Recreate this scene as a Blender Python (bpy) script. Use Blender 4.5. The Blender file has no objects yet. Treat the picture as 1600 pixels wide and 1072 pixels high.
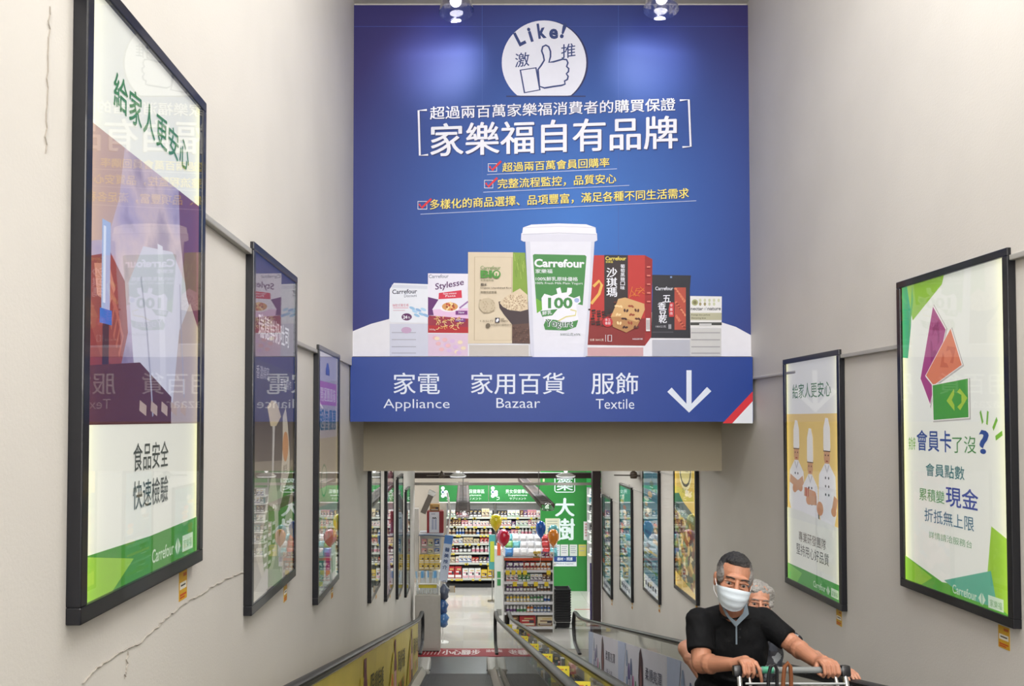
import bpy, bmesh, math, random
from math import sin, cos, pi, radians, sqrt, atan2, exp
from mathutils import Vector, Matrix, noise
RND = random.Random(11)
SC = bpy.context.scene
COL = SC.collection
V = Vector

# ------------------------------------------------------------------ camera, world, lights
F, VX, PY, PITCH = 1266.0, 732.0, 622.0, radians(1.5)
EYE = V((0, 0, 4.47))
cam = bpy.data.cameras.new('camera')
camo = bpy.data.objects.new('camera', cam)
COL.objects.link(camo)
camo.location = EYE
camo.rotation_euler = (radians(90) + PITCH, 0, 0)
cam.sensor_width = 36
cam.lens = 36 * F / 1600
cam.shift_x = (800 - VX) / 1600
cam.shift_y = (PY - 536) / 1600
cam.clip_end = 100
SC.camera = camo
SC.view_settings.view_transform = 'Standard'
SC.view_settings.look = 'None'
SC.view_settings.gamma = 1
SC.view_settings.exposure = 0.06
SC.view_settings.use_curve_mapping = False
w = bpy.data.worlds.new('world'); SC.world = w; w.use_nodes = True
w.node_tree.nodes['Background'].inputs[0].default_value = (0.75, 0.8, 0.85, 1)
w.node_tree.nodes['Background'].inputs[1].default_value = 0.3

def area(loc, sx, sy, power, col=(1, .985, .96), rot=(0, 0, 0), spread=180):
    l = bpy.data.lights.new('area_light', 'AREA'); l.shape = 'RECTANGLE'
    l.size = sx; l.size_y = sy; l.energy = power; l.color = col; l.spread = radians(spread)
    o = bpy.data.objects.new('ceiling_and_fill_light', l); COL.objects.link(o)
    o.location = loc; o.rotation_euler = rot
    return o
HALL = 1.0
# fluorescent panels of the stair hall ceiling (the fittings are built below)
for yy in (-4.0, -1.4, 1.2, 3.8):
    area((1.2, yy, 8.62), 2.4, 0.5, (80 if yy < 3 else 120) * HALL)
area((0.75, -5.6, 6.4), 2.8, 3.2, 330 * HALL, rot=(radians(90), 0, 0))  # upright fill added behind the camera to even out the walls, no fitting there
# escalator shaft behind the beam and the store below
area((0.8, 10.6, 4.12), 2.4, 1.4, 190, col=(1, .98, .95))
area((0.8, 13.8, 4.12), 2.4, 1.4, 190, col=(1, .98, .95))
for xx in (-3.2, 0.9, 5.0):
    for yy in (17.6, 19.6, 21.0):
        area((xx, yy, 3.62), 2.4, 0.35, 66, col=(.97, .99, 1))

# ------------------------------------------------------------------ projection helpers
def ray(px, py):
    a = -(py - PY) / F
    return V(((px - VX) / F, cos(PITCH) - a * sin(PITCH), sin(PITCH) + a * cos(PITCH)))
def onY(px, py, Y):
    d = ray(px, py); return EYE + d * (Y / d.y)
def onX(px, py, X):
    d = ray(px, py); return EYE + d * (X / d.x)
def onZ(px, py, Z):
    d = ray(px, py); return EYE + d * ((Z - EYE.z) / d.z)

# ------------------------------------------------------------------ materials
def lin(c):
    def f(x):
        x /= 255.0
        return x / 12.92 if x <= .04045 else ((x + .055) / 1.055) ** 2.4
    return (f(c[0]), f(c[1]), f(c[2]), 1)
MATS = {}
def mat(c, rough=.5, metal=0, emit=0, coat=0, var=.06, scale=14, bump=0, bscale=60, trans=0, alpha=1, sheen=0):
    """plain coloured surface with a little procedural variation of tone, gloss and relief"""
    key = (tuple(c), rough, metal, emit, coat, var, scale, bump, bscale, trans, alpha, sheen)
    if key in MATS: return MATS[key]
    m = bpy.data.materials.new('surface'); m.use_nodes = True
    nt = m.node_tree; b = nt.nodes['Principled BSDF']
    b.inputs['Metallic'].default_value = metal
    b.inputs['Coat Weight'].default_value = coat
    b.inputs['Coat Roughness'].default_value = .05
    b.inputs['Transmission Weight'].default_value = trans
    b.inputs['Alpha'].default_value = alpha
    b.inputs['Sheen Weight'].default_value = sheen
    L = lin(c)
    tc = nt.nodes.new('ShaderNodeTexCoord')
    nz = nt.nodes.new('ShaderNodeTexNoise'); nz.inputs['Scale'].default_value = scale; nz.inputs['Detail'].default_value = 2
    nt.links.new(tc.outputs['Object'], nz.inputs['Vector'])
    mx = nt.nodes.new('ShaderNodeMix'); mx.data_type = 'RGBA'
    mx.inputs[6].default_value = [v * (1 - var) for v in L[:3]] + [1]
    mx.inputs[7].default_value = [min(1, v * (1 + var)) for v in L[:3]] + [1]
    nt.links.new(nz.outputs['Fac'], mx.inputs[0]); nt.links.new(mx.outputs[2], b.inputs['Base Color'])
    b.inputs['Roughness'].default_value = rough
    if emit:
        nt.links.new(mx.outputs[2], b.inputs['Emission Color']); b.inputs['Emission Strength'].default_value = emit
    if bump:
        n2 = nt.nodes.new('ShaderNodeTexNoise'); n2.inputs['Scale'].default_value = bscale; n2.inputs['Detail'].default_value = 3
        bp = nt.nodes.new('ShaderNodeBump'); bp.inputs['Strength'].default_value = bump; bp.inputs['Distance'].default_value = .01
        nt.links.new(tc.outputs['Object'], n2.inputs['Vector'])
        nt.links.new(n2.outputs['Fac'], bp.inputs['Height']); nt.links.new(bp.outputs[0], b.inputs['Normal'])
    MATS[key] = m
    return m

def lightbox_mat(c, s=.5, edge=1.0, tint=(255, 252, 176)):
    """ink on an edge-lit light box: the panel's lamps sit along its two long sides (uv = 0..1 over the panel)"""
    key = ('lb', tuple(c), s, edge)
    if key in MATS: return MATS[key]
    m = bpy.data.materials.new('backlit_print'); m.use_nodes = True
    nt = m.node_tree; b = nt.nodes['Principled BSDF']
    b.inputs['Base Color'].default_value = [v * .6 for v in lin(c)[:3]] + [1]
    b.inputs['Roughness'].default_value = .6
    uv = nt.nodes.new('ShaderNodeUVMap'); uv.uv_map = 'uv'
    sp = nt.nodes.new('ShaderNodeSeparateXYZ'); nt.links.new(uv.outputs[0], sp.inputs[0])
    def mth(op, a, b_=None):
        n = nt.nodes.new('ShaderNodeMath'); n.operation = op
        for i, x in enumerate((a, b_)):
            if x is None: continue
            if isinstance(x, (int, float)): n.inputs[i].default_value = x
            else: nt.links.new(x, n.inputs[i])
        return n.outputs[0]
    u = sp.outputs[0]
    d = mth('ABSOLUTE', mth('SUBTRACT', u, .5))
    e = mth('POWER', mth('MULTIPLY', d, 2.0), 9.0)
    st = mth('ADD', mth('MULTIPLY', e, s * edge), s)
    mx = nt.nodes.new('ShaderNodeMix'); mx.data_type = 'RGBA'
    mx.inputs[6].default_value = lin(c); mx.inputs[7].default_value = [a * b2 for a, b2 in zip(lin(c)[:3], lin(tint)[:3])] + [1]
    nt.links.new(e, mx.inputs[0])
    nt.links.new(mx.outputs[2], b.inputs['Emission Color']); nt.links.new(st, b.inputs['Emission Strength'])
    MATS[key] = m
    return m

def collage_mat(name, cols, sx, sy, emit=0, seed=0.0, kind='voronoi', coat=0):
    """printed picture seen from afar: irregular patches of ink in uv space"""
    m = bpy.data.materials.new(name); m.use_nodes = True
    nt = m.node_tree; b = nt.nodes['Principled BSDF']; b.inputs['Roughness'].default_value = .5
    uv = nt.nodes.new('ShaderNodeUVMap'); uv.uv_map = 'uv'
    mp = nt.nodes.new('ShaderNodeMapping'); mp.inputs['Scale'].default_value = (sx, sy, 1); mp.inputs['Location'].default_value = (seed, seed * 1.7, 0)
    nt.links.new(uv.outputs[0], mp.inputs[0])
    nz = nt.nodes.new('ShaderNodeTexNoise'); nz.inputs['Scale'].default_value = 1.3; nz.inputs['Detail'].default_value = 4
    nt.links.new(mp.outputs[0], nz.inputs['Vector'])
    if kind == 'voronoi':
        vo = nt.nodes.new('ShaderNodeTexVoronoi'); vo.inputs['Scale'].default_value = 1
        ad = nt.nodes.new('ShaderNodeVectorMath'); ad.operation = 'ADD'
        nt.links.new(mp.outputs[0], ad.inputs[0]); nt.links.new(nz.outputs['Color'], ad.inputs[1])
        nt.links.new(ad.outputs[0], vo.inputs['Vector'])
        sp = nt.nodes.new('ShaderNodeSeparateColor'); nt.links.new(vo.outputs['Color'], sp.inputs[0]); fac = sp.outputs[0]
    else:
        fac = nz.outputs['Fac']
    cr = nt.nodes.new('ShaderNodeValToRGB'); nt.links.new(fac, cr.inputs[0])
    n = len(cols); lo, hi = (0, 1) if kind == 'voronoi' else (.33, .67)
    cr.color_ramp.interpolation = 'CONSTANT' if kind == 'voronoi' else 'LINEAR'
    while len(cr.color_ramp.elements) < n: cr.color_ramp.elements.new(.5)
    for i, c in enumerate(cols):
        cr.color_ramp.elements[i].position = lo + (hi - lo) * i / (n if kind == 'voronoi' else n - 1)
        cr.color_ramp.elements[i].color = lin(c)
    nt.links.new(cr.outputs[0], b.inputs['Base Color'])
    b.inputs['Coat Weight'].default_value = coat
    if emit:
        nt.links.new(cr.outputs[0], b.inputs['Emission Color']); b.inputs['Emission Strength'].default_value = emit
    return m

def glass_mat(name, tint=(1, 1, 1), f0=.045, rough=.01, absorb=0.0, power=5.0, dirt=0.0):
    m = bpy.data.materials.new(name); m.use_nodes = True
    nt = m.node_tree; nt.nodes.clear()
    out = nt.nodes.new('ShaderNodeOutputMaterial')
    tr = nt.nodes.new('ShaderNodeBsdfTransparent'); tr.inputs[0].default_value = (tint[0], tint[1], tint[2], 1)
    gl = nt.nodes.new('ShaderNodeBsdfGlossy'); gl.inputs['Roughness'].default_value = rough
    lw = nt.nodes.new('ShaderNodeLayerWeight'); lw.inputs[0].default_value = .5
    pw = nt.nodes.new('ShaderNodeMath'); pw.operation = 'POWER'; pw.inputs[1].default_value = power
    nt.links.new(lw.outputs['Facing'], pw.inputs[0])
    ma = nt.nodes.new('ShaderNodeMath'); ma.operation = 'MULTIPLY_ADD'; ma.inputs[1].default_value = 1 - f0; ma.inputs[2].default_value = f0
    nt.links.new(pw.outputs[0], ma.inputs[0])
    mx = nt.nodes.new('ShaderNodeMixShader')
    nt.links.new(ma.outputs[0], mx.inputs[0]); nt.links.new(tr.outputs[0], mx.inputs[1]); nt.links.new(gl.outputs[0], mx.inputs[2])
    nt.links.new(mx.outputs[0], out.inputs[0])
    return m

# ------------------------------------------------------------------ object helpers
def tag(o, label=None, cat=None, group=None, kind=None):
    if label: o['label'] = label
    if cat: o['category'] = cat
    if group: o['group'] = group
    if kind: o['kind'] = kind
    return o
def empty(name, loc=(0, 0, 0), rz=0, label=None, cat=None, group=None):
    o = bpy.data.objects.new(name, None); COL.objects.link(o); o.empty_display_size = .1
    o.location = loc; o.rotation_euler = (0, 0, rz)
    return tag(o, label, cat, group)
def copy_tree(o, parent=None):
    c = o.copy(); COL.objects.link(c)
    if parent is not None: c.parent = parent
    for ch in list(o.children): copy_tree(ch, c)
    return c

class MB:
    """collects geometry (world or local coordinates) for one mesh object"""
    def __init__(s): s.v = []; s.f = []; s.m = []; s.uv = {}; s.mats = []
    def mi(s, m):
        if m not in s.mats: s.mats.append(m)
        return s.mats.index(m)
    def add(s, vs, fs, m, uv=None):
        b = len(s.v); s.v += [tuple(x) for x in vs]; k = s.mi(m)
        for f in fs: s.f.append([b + i for i in f]); s.m.append(k)
        if uv:
            for i, t in enumerate(uv): s.uv[b + i] = t
        return s
    def box(s, a, b, m, T=None):
        x0, y0, z0 = a; x1, y1, z1 = b
        vs = [V((x, y, z)) for z in (z0, z1) for y in (y0, y1) for x in (x0, x1)]
        if T is not None: vs = [T @ v for v in vs]
        return s.add(vs, [(0, 2, 3, 1), (4, 5, 7, 6), (0, 1, 5, 4), (2, 6, 7, 3), (0, 4, 6, 2), (1, 3, 7, 5)], m)
    def rbox(s, a, b, m, r=.01, T=None):
        """box with chamfered vertical and horizontal edges"""
        bm = bmesh.new(); bmesh.ops.create_cube(bm, size=1)
        c = [(a[i] + b[i]) / 2 for i in range(3)]; d = [b[i] - a[i] for i in range(3)]
        for v in bm.verts: v.co = V([c[i] + v.co[i] * d[i] for i in range(3)])
        bmesh.ops.bevel(bm, geom=list(bm.edges), offset=min(r, min(d) * .45), segments=2, affect='EDGES', profile=.6)
        bm.verts.index_update()
        vs = [v.co.copy() for v in bm.verts]; fs = [[v.index for v in f.verts] for f in bm.faces]; bm.free()
        if T is not None: vs = [T @ v for v in vs]
        return s.add(vs, fs, m)
    def cyl(s, p0, p1, r0, m, r1=None, n=12, caps=True):
        if r1 is None: r1 = r0
        p0, p1 = V(p0), V(p1); d = (p1 - p0)
        if d.length < 1e-9: return s
        d.normalize(); a = d.orthogonal().normalized(); b = d.cross(a)
        vs = [p + (a * cos(2 * pi * i / n) + b * sin(2 * pi * i / n)) * r for p, r in ((p0, r0), (p1, r1)) for i in range(n)]
        fs = [(i, (i + 1) % n, n + (i + 1) % n, n + i) for i in range(n)]
        if caps: fs += [tuple(range(n - 1, -1, -1)), tuple(range(n, 2 * n))]
        return s.add(vs, fs, m)
    def tube(s, pts, r, m, n=8, closed=False, sx=1, ref=None):
        pts = [V(p) for p in pts]; N = len(pts); vs = []; prev = None
        for i, p in enumerate(pts):
            if closed: d = pts[(i + 1) % N] - pts[i - 1]
            else: d = pts[min(i + 1, N - 1)] - pts[max(i - 1, 0)]
            d.normalize()
            if ref is not None: a = V(ref)
            elif prev is None: a = d.orthogonal()
            else: a = prev
            a = (a - d * a.dot(d)).normalized(); prev = a; b = d.cross(a)
            for k in range(n):
                t = 2 * pi * k / n + (pi / n if ref is not None else 0)
                vs.append(p + a * cos(t) * r * sx + b * sin(t) * r)
        fs = []
        for i in range(N if closed else N - 1):
            j = (i + 1) % N
            for k in range(n): fs.append((i * n + k, i * n + (k + 1) % n, j * n + (k + 1) % n, j * n + k))
        if not closed: fs += [tuple(range(n - 1, -1, -1)), tuple(range((N - 1) * n, N * n))]
        return s.add(vs, fs, m)
    def lathe(s, prof, m, c=(0, 0, 0), n=16, T=None):
        c = V(c); vs = [c + V((r * cos(2 * pi * i / n), r * sin(2 * pi * i / n), z)) for r, z in prof for i in range(n)]
        if T is not None: vs = [T @ v for v in vs]
        fs = []
        for k in range(len(prof) - 1):
            for i in range(n): fs.append((k * n + i, k * n + (i + 1) % n, (k + 1) * n + (i + 1) % n, (k + 1) * n + i))
        if prof[0][0] > 1e-6: fs.append(tuple(range(n - 1, -1, -1)))
        if prof[-1][0] > 1e-6: fs.append(tuple(range((len(prof) - 1) * n, len(prof) * n)))
        return s.add(vs, fs, m)
    def ell(s, c, r, m, n=16, T=None):
        c = V(c); vs = []; fs = []; k = n // 2
        for i in range(k + 1):
            ph = pi * i / k
            for j in range(n):
                t = 2 * pi * j / n
                p = V((r[0] * sin(ph) * cos(t), r[1] * sin(ph) * sin(t), r[2] * cos(ph)))
                if T is not None: p = T @ p
                vs.append(c + p)
        for i in range(k):
            for j in range(n): fs.append((i * n + j, (i + 1) * n + j, (i + 1) * n + (j + 1) % n, i * n + (j + 1) % n))
        return s.add(vs, fs, m)
    def prism(s, pts, m, d):
        """closed 3D polygon pts pushed along vector d"""
        pts = [V(p) for p in pts]; d = V(d); n = len(pts)
        vs = pts + [p + d for p in pts]
        fs = [tuple(range(n)), tuple(range(2 * n - 1, n - 1, -1))] + [(i, n + i, n + (i + 1) % n, (i + 1) % n) for i in range(n)]
        return s.add(vs, fs, m)
    def build(s, name, parent=None, smooth=False, loc=None, weld=False, bevel=0):
        me = bpy.data.meshes.new(name)
        me.from_pydata(s.v, [], s.f)
        for m in s.mats: me.materials.append(m)
        me.polygons.foreach_set('material_index', s.m)
        if s.uv:
            l = me.uv_layers.new(name='uv')
            buf = []
            for lo in me.loops:
                u = s.uv.get(lo.vertex_index, (0, 0)); buf += [u[0], u[1]]
            l.data.foreach_set('uv', buf)
        if smooth: me.polygons.foreach_set('use_smooth', [True] * len(me.polygons))
        bm = bmesh.new(); bm.from_mesh(me)
        if weld: bmesh.ops.remove_doubles(bm, verts=bm.verts, dist=1e-5)
        if not s.uv: bmesh.ops.recalc_face_normals(bm, faces=bm.faces)
        bm.to_mesh(me); bm.free()
        me.update()
        o = bpy.data.objects.new(name, me); COL.objects.link(o)
        if smooth:
            try: me.set_sharp_from_angle(angle=radians(40))
            except Exception: pass
        if loc is not None: o.location = loc
        if bevel:
            b = o.modifiers.new('edge', 'BEVEL'); b.width = bevel; b.segments = 2; b.limit_method = 'ANGLE'
        if parent is not None: o.parent = parent
        return o

def thing(name, mb, label, cat, group=None, **k):
    return tag(mb.build(name, **k), label, cat, group)
def struct(name, mb, **k):
    return tag(mb.build(name, **k), kind='structure')
def sbox(name, a, b, m, parent=None, bevel=0):
    return tag(MB().box(a, b, m).build(name, parent=parent, bevel=bevel), kind='structure') if parent is None else MB().box(a, b, m).build(name, parent=parent, bevel=bevel)
def pbox(name, a, b, m, parent, T=None, bevel=0): return MB().box(a, b, m, T).build(name, parent=parent, bevel=bevel)

# ------------------------------------------------------------------ flat print
GL = {}
def glyphs(s, bold=0.0):
    k = (s, bold)
    if k in GL: return GL[k]
    c = bpy.data.curves.new('lettering', 'FONT'); c.body = s; c.size = 1; c.offset = bold; c.resolution_u = 3
    o = bpy.data.objects.new('lettering', c); COL.objects.link(o)
    dg = bpy.context.evaluated_depsgraph_get(); ev = o.evaluated_get(dg); me = ev.to_mesh()
    vs = [(v.co.x, v.co.y) for v in me.vertices]; fs = [tuple(p.vertices) for p in me.polygons]
    ev.to_mesh_clear(); bpy.data.objects.remove(o); bpy.data.curves.remove(c)
    x0 = min(v[0] for v in vs); x1 = max(v[0] for v in vs); y0 = min(v[1] for v in vs); y1 = max(v[1] for v in vs)
    GL[k] = ([((x - x0) / (x1 - x0), (y - y0) / (y1 - y0)) for x, y in vs], fs)
    return GL[k]

class Canvas:
    """ink laid on a real flat surface. f maps canvas (u,v) to the surface point, n is its normal"""
    asp = 1.0
    def __init__(s, f, n, mk, uvf=None, step=.0001):
        s.f = f; s.n = V(n).normalized(); s.mk = mk; s.layer = 1; s.groups = {}; s.uvf = uvf; s.step = step; s.cur = 'artwork'
    def g(s): return s.groups.setdefault(s.cur, MB())
    def put(s, pts, faces, c):
        m = c if isinstance(c, bpy.types.Material) else s.mk(c)
        off = s.n * (s.layer * s.step); s.layer += 1
        vs = [s.f(*p) + off for p in pts]
        # orient the faces to the normal
        fs = []
        for f in faces:
            a, b, d = vs[f[0]], vs[f[1]], vs[f[2]]
            nn = (b - a).cross(d - a)
            if len(f) > 3:
                nn = V((0, 0, 0))
                for i in range(len(f)): nn += vs[f[i]].cross(vs[f[(i + 1) % len(f)]])
            fs.append(tuple(f) if nn.dot(s.n) >= 0 else tuple(reversed(f)))
        s.g().add(vs, fs, m, [s.uvf(*p) if s.uvf else p for p in pts])
    def poly(s, pts, c):
        if len(pts) > 4:
            from mathutils.geometry import tessellate_polygon
            tris = tessellate_polygon([[V((p[0], p[1], 0)) for p in pts]])
            s.put(pts, [tuple(t) for t in tris], c)
        else: s.put(pts, [tuple(range(len(pts)))], c)
    def rect(s, x0, y0, x1, y1, c): s.poly([(x0, y0), (x1, y0), (x1, y1), (x0, y1)], c)
    def ell(s, cx, cy, rx, ry, c, n=32, clip=None, rot=0):
        pts = []
        for i in range(n):
            a = rx * cos(2 * pi * i / n); b = ry * sin(2 * pi * i / n)
            x = cx + a * cos(rot) - b * sin(rot); y = cy + a * sin(rot) + b * cos(rot)
            if clip is not None: y = min(y, clip)
            pts.append((x, y))
        s.put(pts + [(cx, cy if clip is None else min(cy, clip))], [(i, (i + 1) % n, n) for i in range(n)], c)
    def line(s, pts, wd, c, closed=False, asp=1):
        N = len(pts); L = []; Rr = []
        for i in range(N):
            a = pts[(i - 1) % N] if closed or i > 0 else pts[i]; b = pts[(i + 1) % N] if closed or i < N - 1 else pts[i]
            dx, dy = b[0] - a[0], (b[1] - a[1]) * asp; l = sqrt(dx * dx + dy * dy) or 1
            nx, ny = -dy / l * wd / 2, dx / l * wd / 2 / asp
            L.append((pts[i][0] + nx, pts[i][1] + ny)); Rr.append((pts[i][0] - nx, pts[i][1] - ny))
        fs = [(i, (i + 1) % N, N + (i + 1) % N, N + i) for i in range(N if closed else N - 1)]
        s.put(L + Rr, fs, c)
    def text(s, t, bl, br, h, c, bold=0.0, up=None, part='lettering'):
        """h: height as a vector along -v unless up is given"""
        cjk = any(ord(ch) > 0x2e80 for ch in t)
        if cjk and bold > 0:      # heavier strokes: the same glyphs struck three times, a hair apart
            k = bold * 1.15 * abs(h) * (1 if abs(h) > 1.5 else s.asp)
            for dx, dy in ((-k, 0), (k, 0), (0, -k / max(s.asp, 1e-3) * (1 if abs(h) > 1.5 else s.asp))):
                s.text(t, (bl[0] + dx, bl[1] + dy), (br[0] + dx, br[1] + dy), h, c, 0, up, part)
            return
        vs, fs = glyphs(t, bold if not cjk else 0)
        ux, uy = br[0] - bl[0], br[1] - bl[1]
        hx, hy = up if up else (0, -h)
        old = s.cur; s.cur = part
        s.put([(bl[0] + x * ux + y * hx, bl[1] + x * uy + y * hy) for x, y in vs], fs, c)
        s.cur = old
    def build(s, parent):
        return [mb.build(n, parent=parent) for n, mb in s.groups.items() if mb.f]
def plane_canvas(o, r, d, n, mk, step=.0001):
    """surface with origin o (top left), full-width vector r and full-height-down vector d; u,v in 0..1"""
    o, r, d = V(o), V(r), V(d)
    c = Canvas(lambda u, v: o + r * u + d * v, n, mk, step=step); c.asp = d.length / r.length; return c

# ------------------------------------------------------------------ the shell
XL, XR, YS = -1.1, 2.653, 7.53
def Zp(y): return max(0.0, 3.07 - .2126 * y)
WALLC = (210, 206, 200)
def plaster(c, name='plaster'):
    m = bpy.data.materials.new(name); m.use_nodes = True; nt = m.node_tree; b = nt.nodes['Principled BSDF']
    b.inputs['Roughness'].default_value = .55
    tc = nt.nodes.new('ShaderNodeTexCoord')
    n1 = nt.nodes.new('ShaderNodeTexNoise'); n1.inputs['Scale'].default_value = 1.1; n1.inputs['Detail'].default_value = 5
    n2 = nt.nodes.new('ShaderNodeTexNoise'); n2.inputs['Scale'].default_value = 90; n2.inputs['Detail'].default_value = 2
    cr = nt.nodes.new('ShaderNodeValToRGB')
    cr.color_ramp.elements[0].position = .3; cr.color_ramp.elements[0].color = [v * .93 for v in lin(c)[:3]] + [1]
    cr.color_ramp.elements[1].position = .6; cr.color_ramp.elements[1].color = lin(c)
    bp = nt.nodes.new('ShaderNodeBump'); bp.inputs['Strength'].default_value = .08; bp.inputs['Distance'].default_value = .01
    for n in (n1, n2): nt.links.new(tc.outputs['Object'], n.inputs['Vector'])
    nt.links.new(n1.outputs['Fac'], cr.inputs[0]); nt.links.new(cr.outputs[0], b.inputs['Base Color'])
    nt.links.new(n2.outputs['Fac'], bp.inputs['Height']); nt.links.new(bp.outputs[0], b.inputs['Normal'])
    return m
M_WALL = plaster(WALLC)
M_WALL2 = plaster((214, 212, 208))
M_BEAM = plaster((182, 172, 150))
M_CEIL = mat((225, 222, 214), .8)
M_BLACKMETAL = mat((22, 23, 30), .35, .3, coat=.3)
M_STEEL = mat((150, 150, 146), .28, .9)
M_DSTEEL = mat((92, 94, 98), .38, .8)
M_CHROME = mat((205, 207, 210), .12, 1)
M_RUBBER = mat((26, 26, 30), .35, coat=.2)
M_WHITE = mat((236, 236, 232), .5)
M_GLASS = glass_mat('clear_glass', (.97, .98, .97), .05)
M_FRAMEGLASS = glass_mat('poster_glass', (.98, .98, .98), .03, .004, power=5.6)

# left wall, with a proud upper skim that steps down beside every picture
wl = struct('wall_left', MB().box((XL - .3, -6.5, -.3), (XL, 16.6, 9.2), M_WALL))
wr = struct('wall_right', MB().box((XR, -6.5, -.3), (XR + .3, 16.25, 9.2), M_WALL))
PW, PD = 1.02, .042                                    # picture width and depth
LEFT = [(2.225, 'L1'), (3.98, 'L2'), (5.735, 'L3'), (8.87, 'L4'), (10.6, 'L5'), (12.3, 'L6'), (13.95, 'L7')]
RIGHT = [(3.91, 'R1'), (5.706, 'R2'), (9.35, 'R3'), (11.2, 'R4'), (13.08, 'R5'), (14.95, 'R6')]
botpx = {'L1': (107, 978, 0), 'L2': (386, 963, 0), 'L3': (490, 946, 0), 'L4': (573, 943, 0), 'L5': (597, 940.5, 0), 'L6': (615.6, 937, 0), 'L7': (630, 934, 0),
         'R1': (1409, 915, 1), 'R2': (1226, 910, 1), 'R3': (1053, 918, 1), 'R4': (1003.3, 921, 1), 'R5': (966, 921, 1), 'R6': (939, 919, 1)}
def frame_z(k, y0, side):
    px, py, far = botpx[k]
    y = y0 + (PW if far else 0)
    # depth known, height from the sight line at that depth
    return onY(px, py, y).z
ZB = {k: frame_z(k, y, -1) for y, k in LEFT}; ZB.update({k: frame_z(k, y, 1) for y, k in RIGHT})
PH = 1.84
def skim(X, inward, lst, name, parent, y_end):
    """stepped upper layer: bottom edge level with the top of the next picture down the slope"""
    m = MB(); t = .022 * inward
    ys = [-6.5]; zs = []
    for i, (y, k) in enumerate(lst):
        ys.append(y + PW * .6); zs.append(ZB[k] + PH - .035)
    ys[-1] = y_end
    for i in range(len(zs)):
        a, b = ys[i], ys[i + 1]
        m.box((min(X, X + t), a, zs[i]), (max(X, X + t), b, 9.0), M_WALL)
    return m.build(name, parent=parent)
skim(XL, 1, LEFT[:3], 'upper_plaster', wl, 7.56)
z4 = onY(1180, 589, 7.4).z
mm = MB()
ys = [-6.5, 3.91 + .6, 5.706 + .5, 7.56]; zs = [ZB['R1'] + PH - .035, ZB['R2'] + PH - .035, z4]
for i in range(3): mm.box((XR - .022, ys[i], zs[i]), (XR, ys[i + 1], 9.0), M_WALL)
mm.build('upper_plaster', parent=wr)
# thin grey cable duct under each step
for (X, inw, lst, par) in ((XL, 1, LEFT[:3], wl), (XR, -1, RIGHT[:2], wr)):
    for i, (y, k) in enumerate(lst):
        ya = lst[i - 1][0] + PW - .02 if i else y - 3.2
        yb = y + .02
        z = ZB[k] + PH - .05
        x0, x1 = sorted((X, X + .03 * inw))
        MB().rbox((x0, ya, z - .014), (x1, yb, z + .014), mat((176, 174, 168), .4, .2), r=.005).build('cable_duct', parent=par)
MB().rbox((XR - .03, 6.5, z4 - .02), (XR, 7.5, z4 + .006), mat((196, 192, 184), .4)).build('cable_duct', parent=par)
for (yy, k) in LEFT[3:]: pass
# thin seams running on below the beam
for i in range(3, 6):
    MB().box((XL, LEFT[i][0] + PW, ZB[LEFT[i + 1][1]] + PH - .03), (XL + .012, LEFT[i + 1][0] + .05, ZB[LEFT[i + 1][1]] + PH - .01), mat((190, 188, 184), .5)).build('cable_duct', parent=wl)
for i in range(2, 5):
    MB().box((XR - .012, RIGHT[i][0] + PW, ZB[RIGHT[i + 1][1]] + PH - .03), (XR, RIGHT[i + 1][0] + .05, ZB[RIGHT[i + 1][1]] + PH - .01), mat((190, 188, 184), .5)).build('cable_duct', parent=wr)

# crack in the left wall plaster
def crack(pts, wd):
    m = MB(); L = []; rr = random.Random(3); out = []
    for i in range(len(pts) - 1):
        a, b = pts[i], pts[i + 1]
        for k in range(7):
            t = k / 7; out.append((a[0] + (b[0] - a[0]) * t + rr.uniform(-2, 2), a[1] + (b[1] - a[1]) * t + rr.uniform(-1.6, 1.6)))
    out.append(pts[-1])
    P = [onX(x, y, XL + .0005) for x, y in out]
    vs = []; n = len(P)
    for i, p in enumerate(P):
        q = wd * (.35 + rr.random()) * (1 if 0 < i < n - 1 else .1)
        vs += [p + V((0.0, 0, q)), p + V((.004, 0, q * .3)), p + V((0, 0, -q))]
    fs = []
    for i in range(n - 1):
        for k in range(2): fs.append((i * 3 + k, i * 3 + k + 1, i * 3 + k + 4, i * 3 + k + 3))
    m.add(vs, fs, mat((158, 151, 142), .9)); return m.build('plaster_crack', parent=wl)
crack([(385, 893), (350, 906), (318, 925), (285, 945), (262, 962), (240, 985), (210, 1010), (185, 1020), (150, 1045), (128, 1068)], .0026)
crack([(200, 1018), (196, 1045), (194, 1060)], .0012)
crack([(78, 10), (74, 60), (72, 150), (70, 240)], .0003)

ps_top, ps_bot = onY(700, 8, YS).z, onY(700, 557, YS).z
zs_bot = onY(700, 659, YS - .06).z
zb_bot = onY(700, 736, 8.5).z
wf = struct('wall_back', MB().box((XL, YS + .03, zs_bot + .05), (XR, 8.5, 9.2), M_WALL))
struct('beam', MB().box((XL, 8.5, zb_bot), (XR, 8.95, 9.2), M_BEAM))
struct('ceiling', MB().box((XL, -6.5, 8.72), (XR, YS + .03, 9.0), M_CEIL))
struct('trim_1', MB().box((XL, YS - .06, ps_top + .03), (XR, YS + .03, ps_top + .13), M_WALL).box((XL, YS - .02, ps_top + .13), (XR, YS + .03, 8.72), M_WALL))
struct('wall_behind', MB().box((XL - .3, -6.8, 0), (XR + .3, -6.5, 9.2), M_WALL))
struct('ceiling_shaft', MB().box((XL, 8.95, 4.2), (XR, 16.25, 4.4), M_CEIL))
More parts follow.
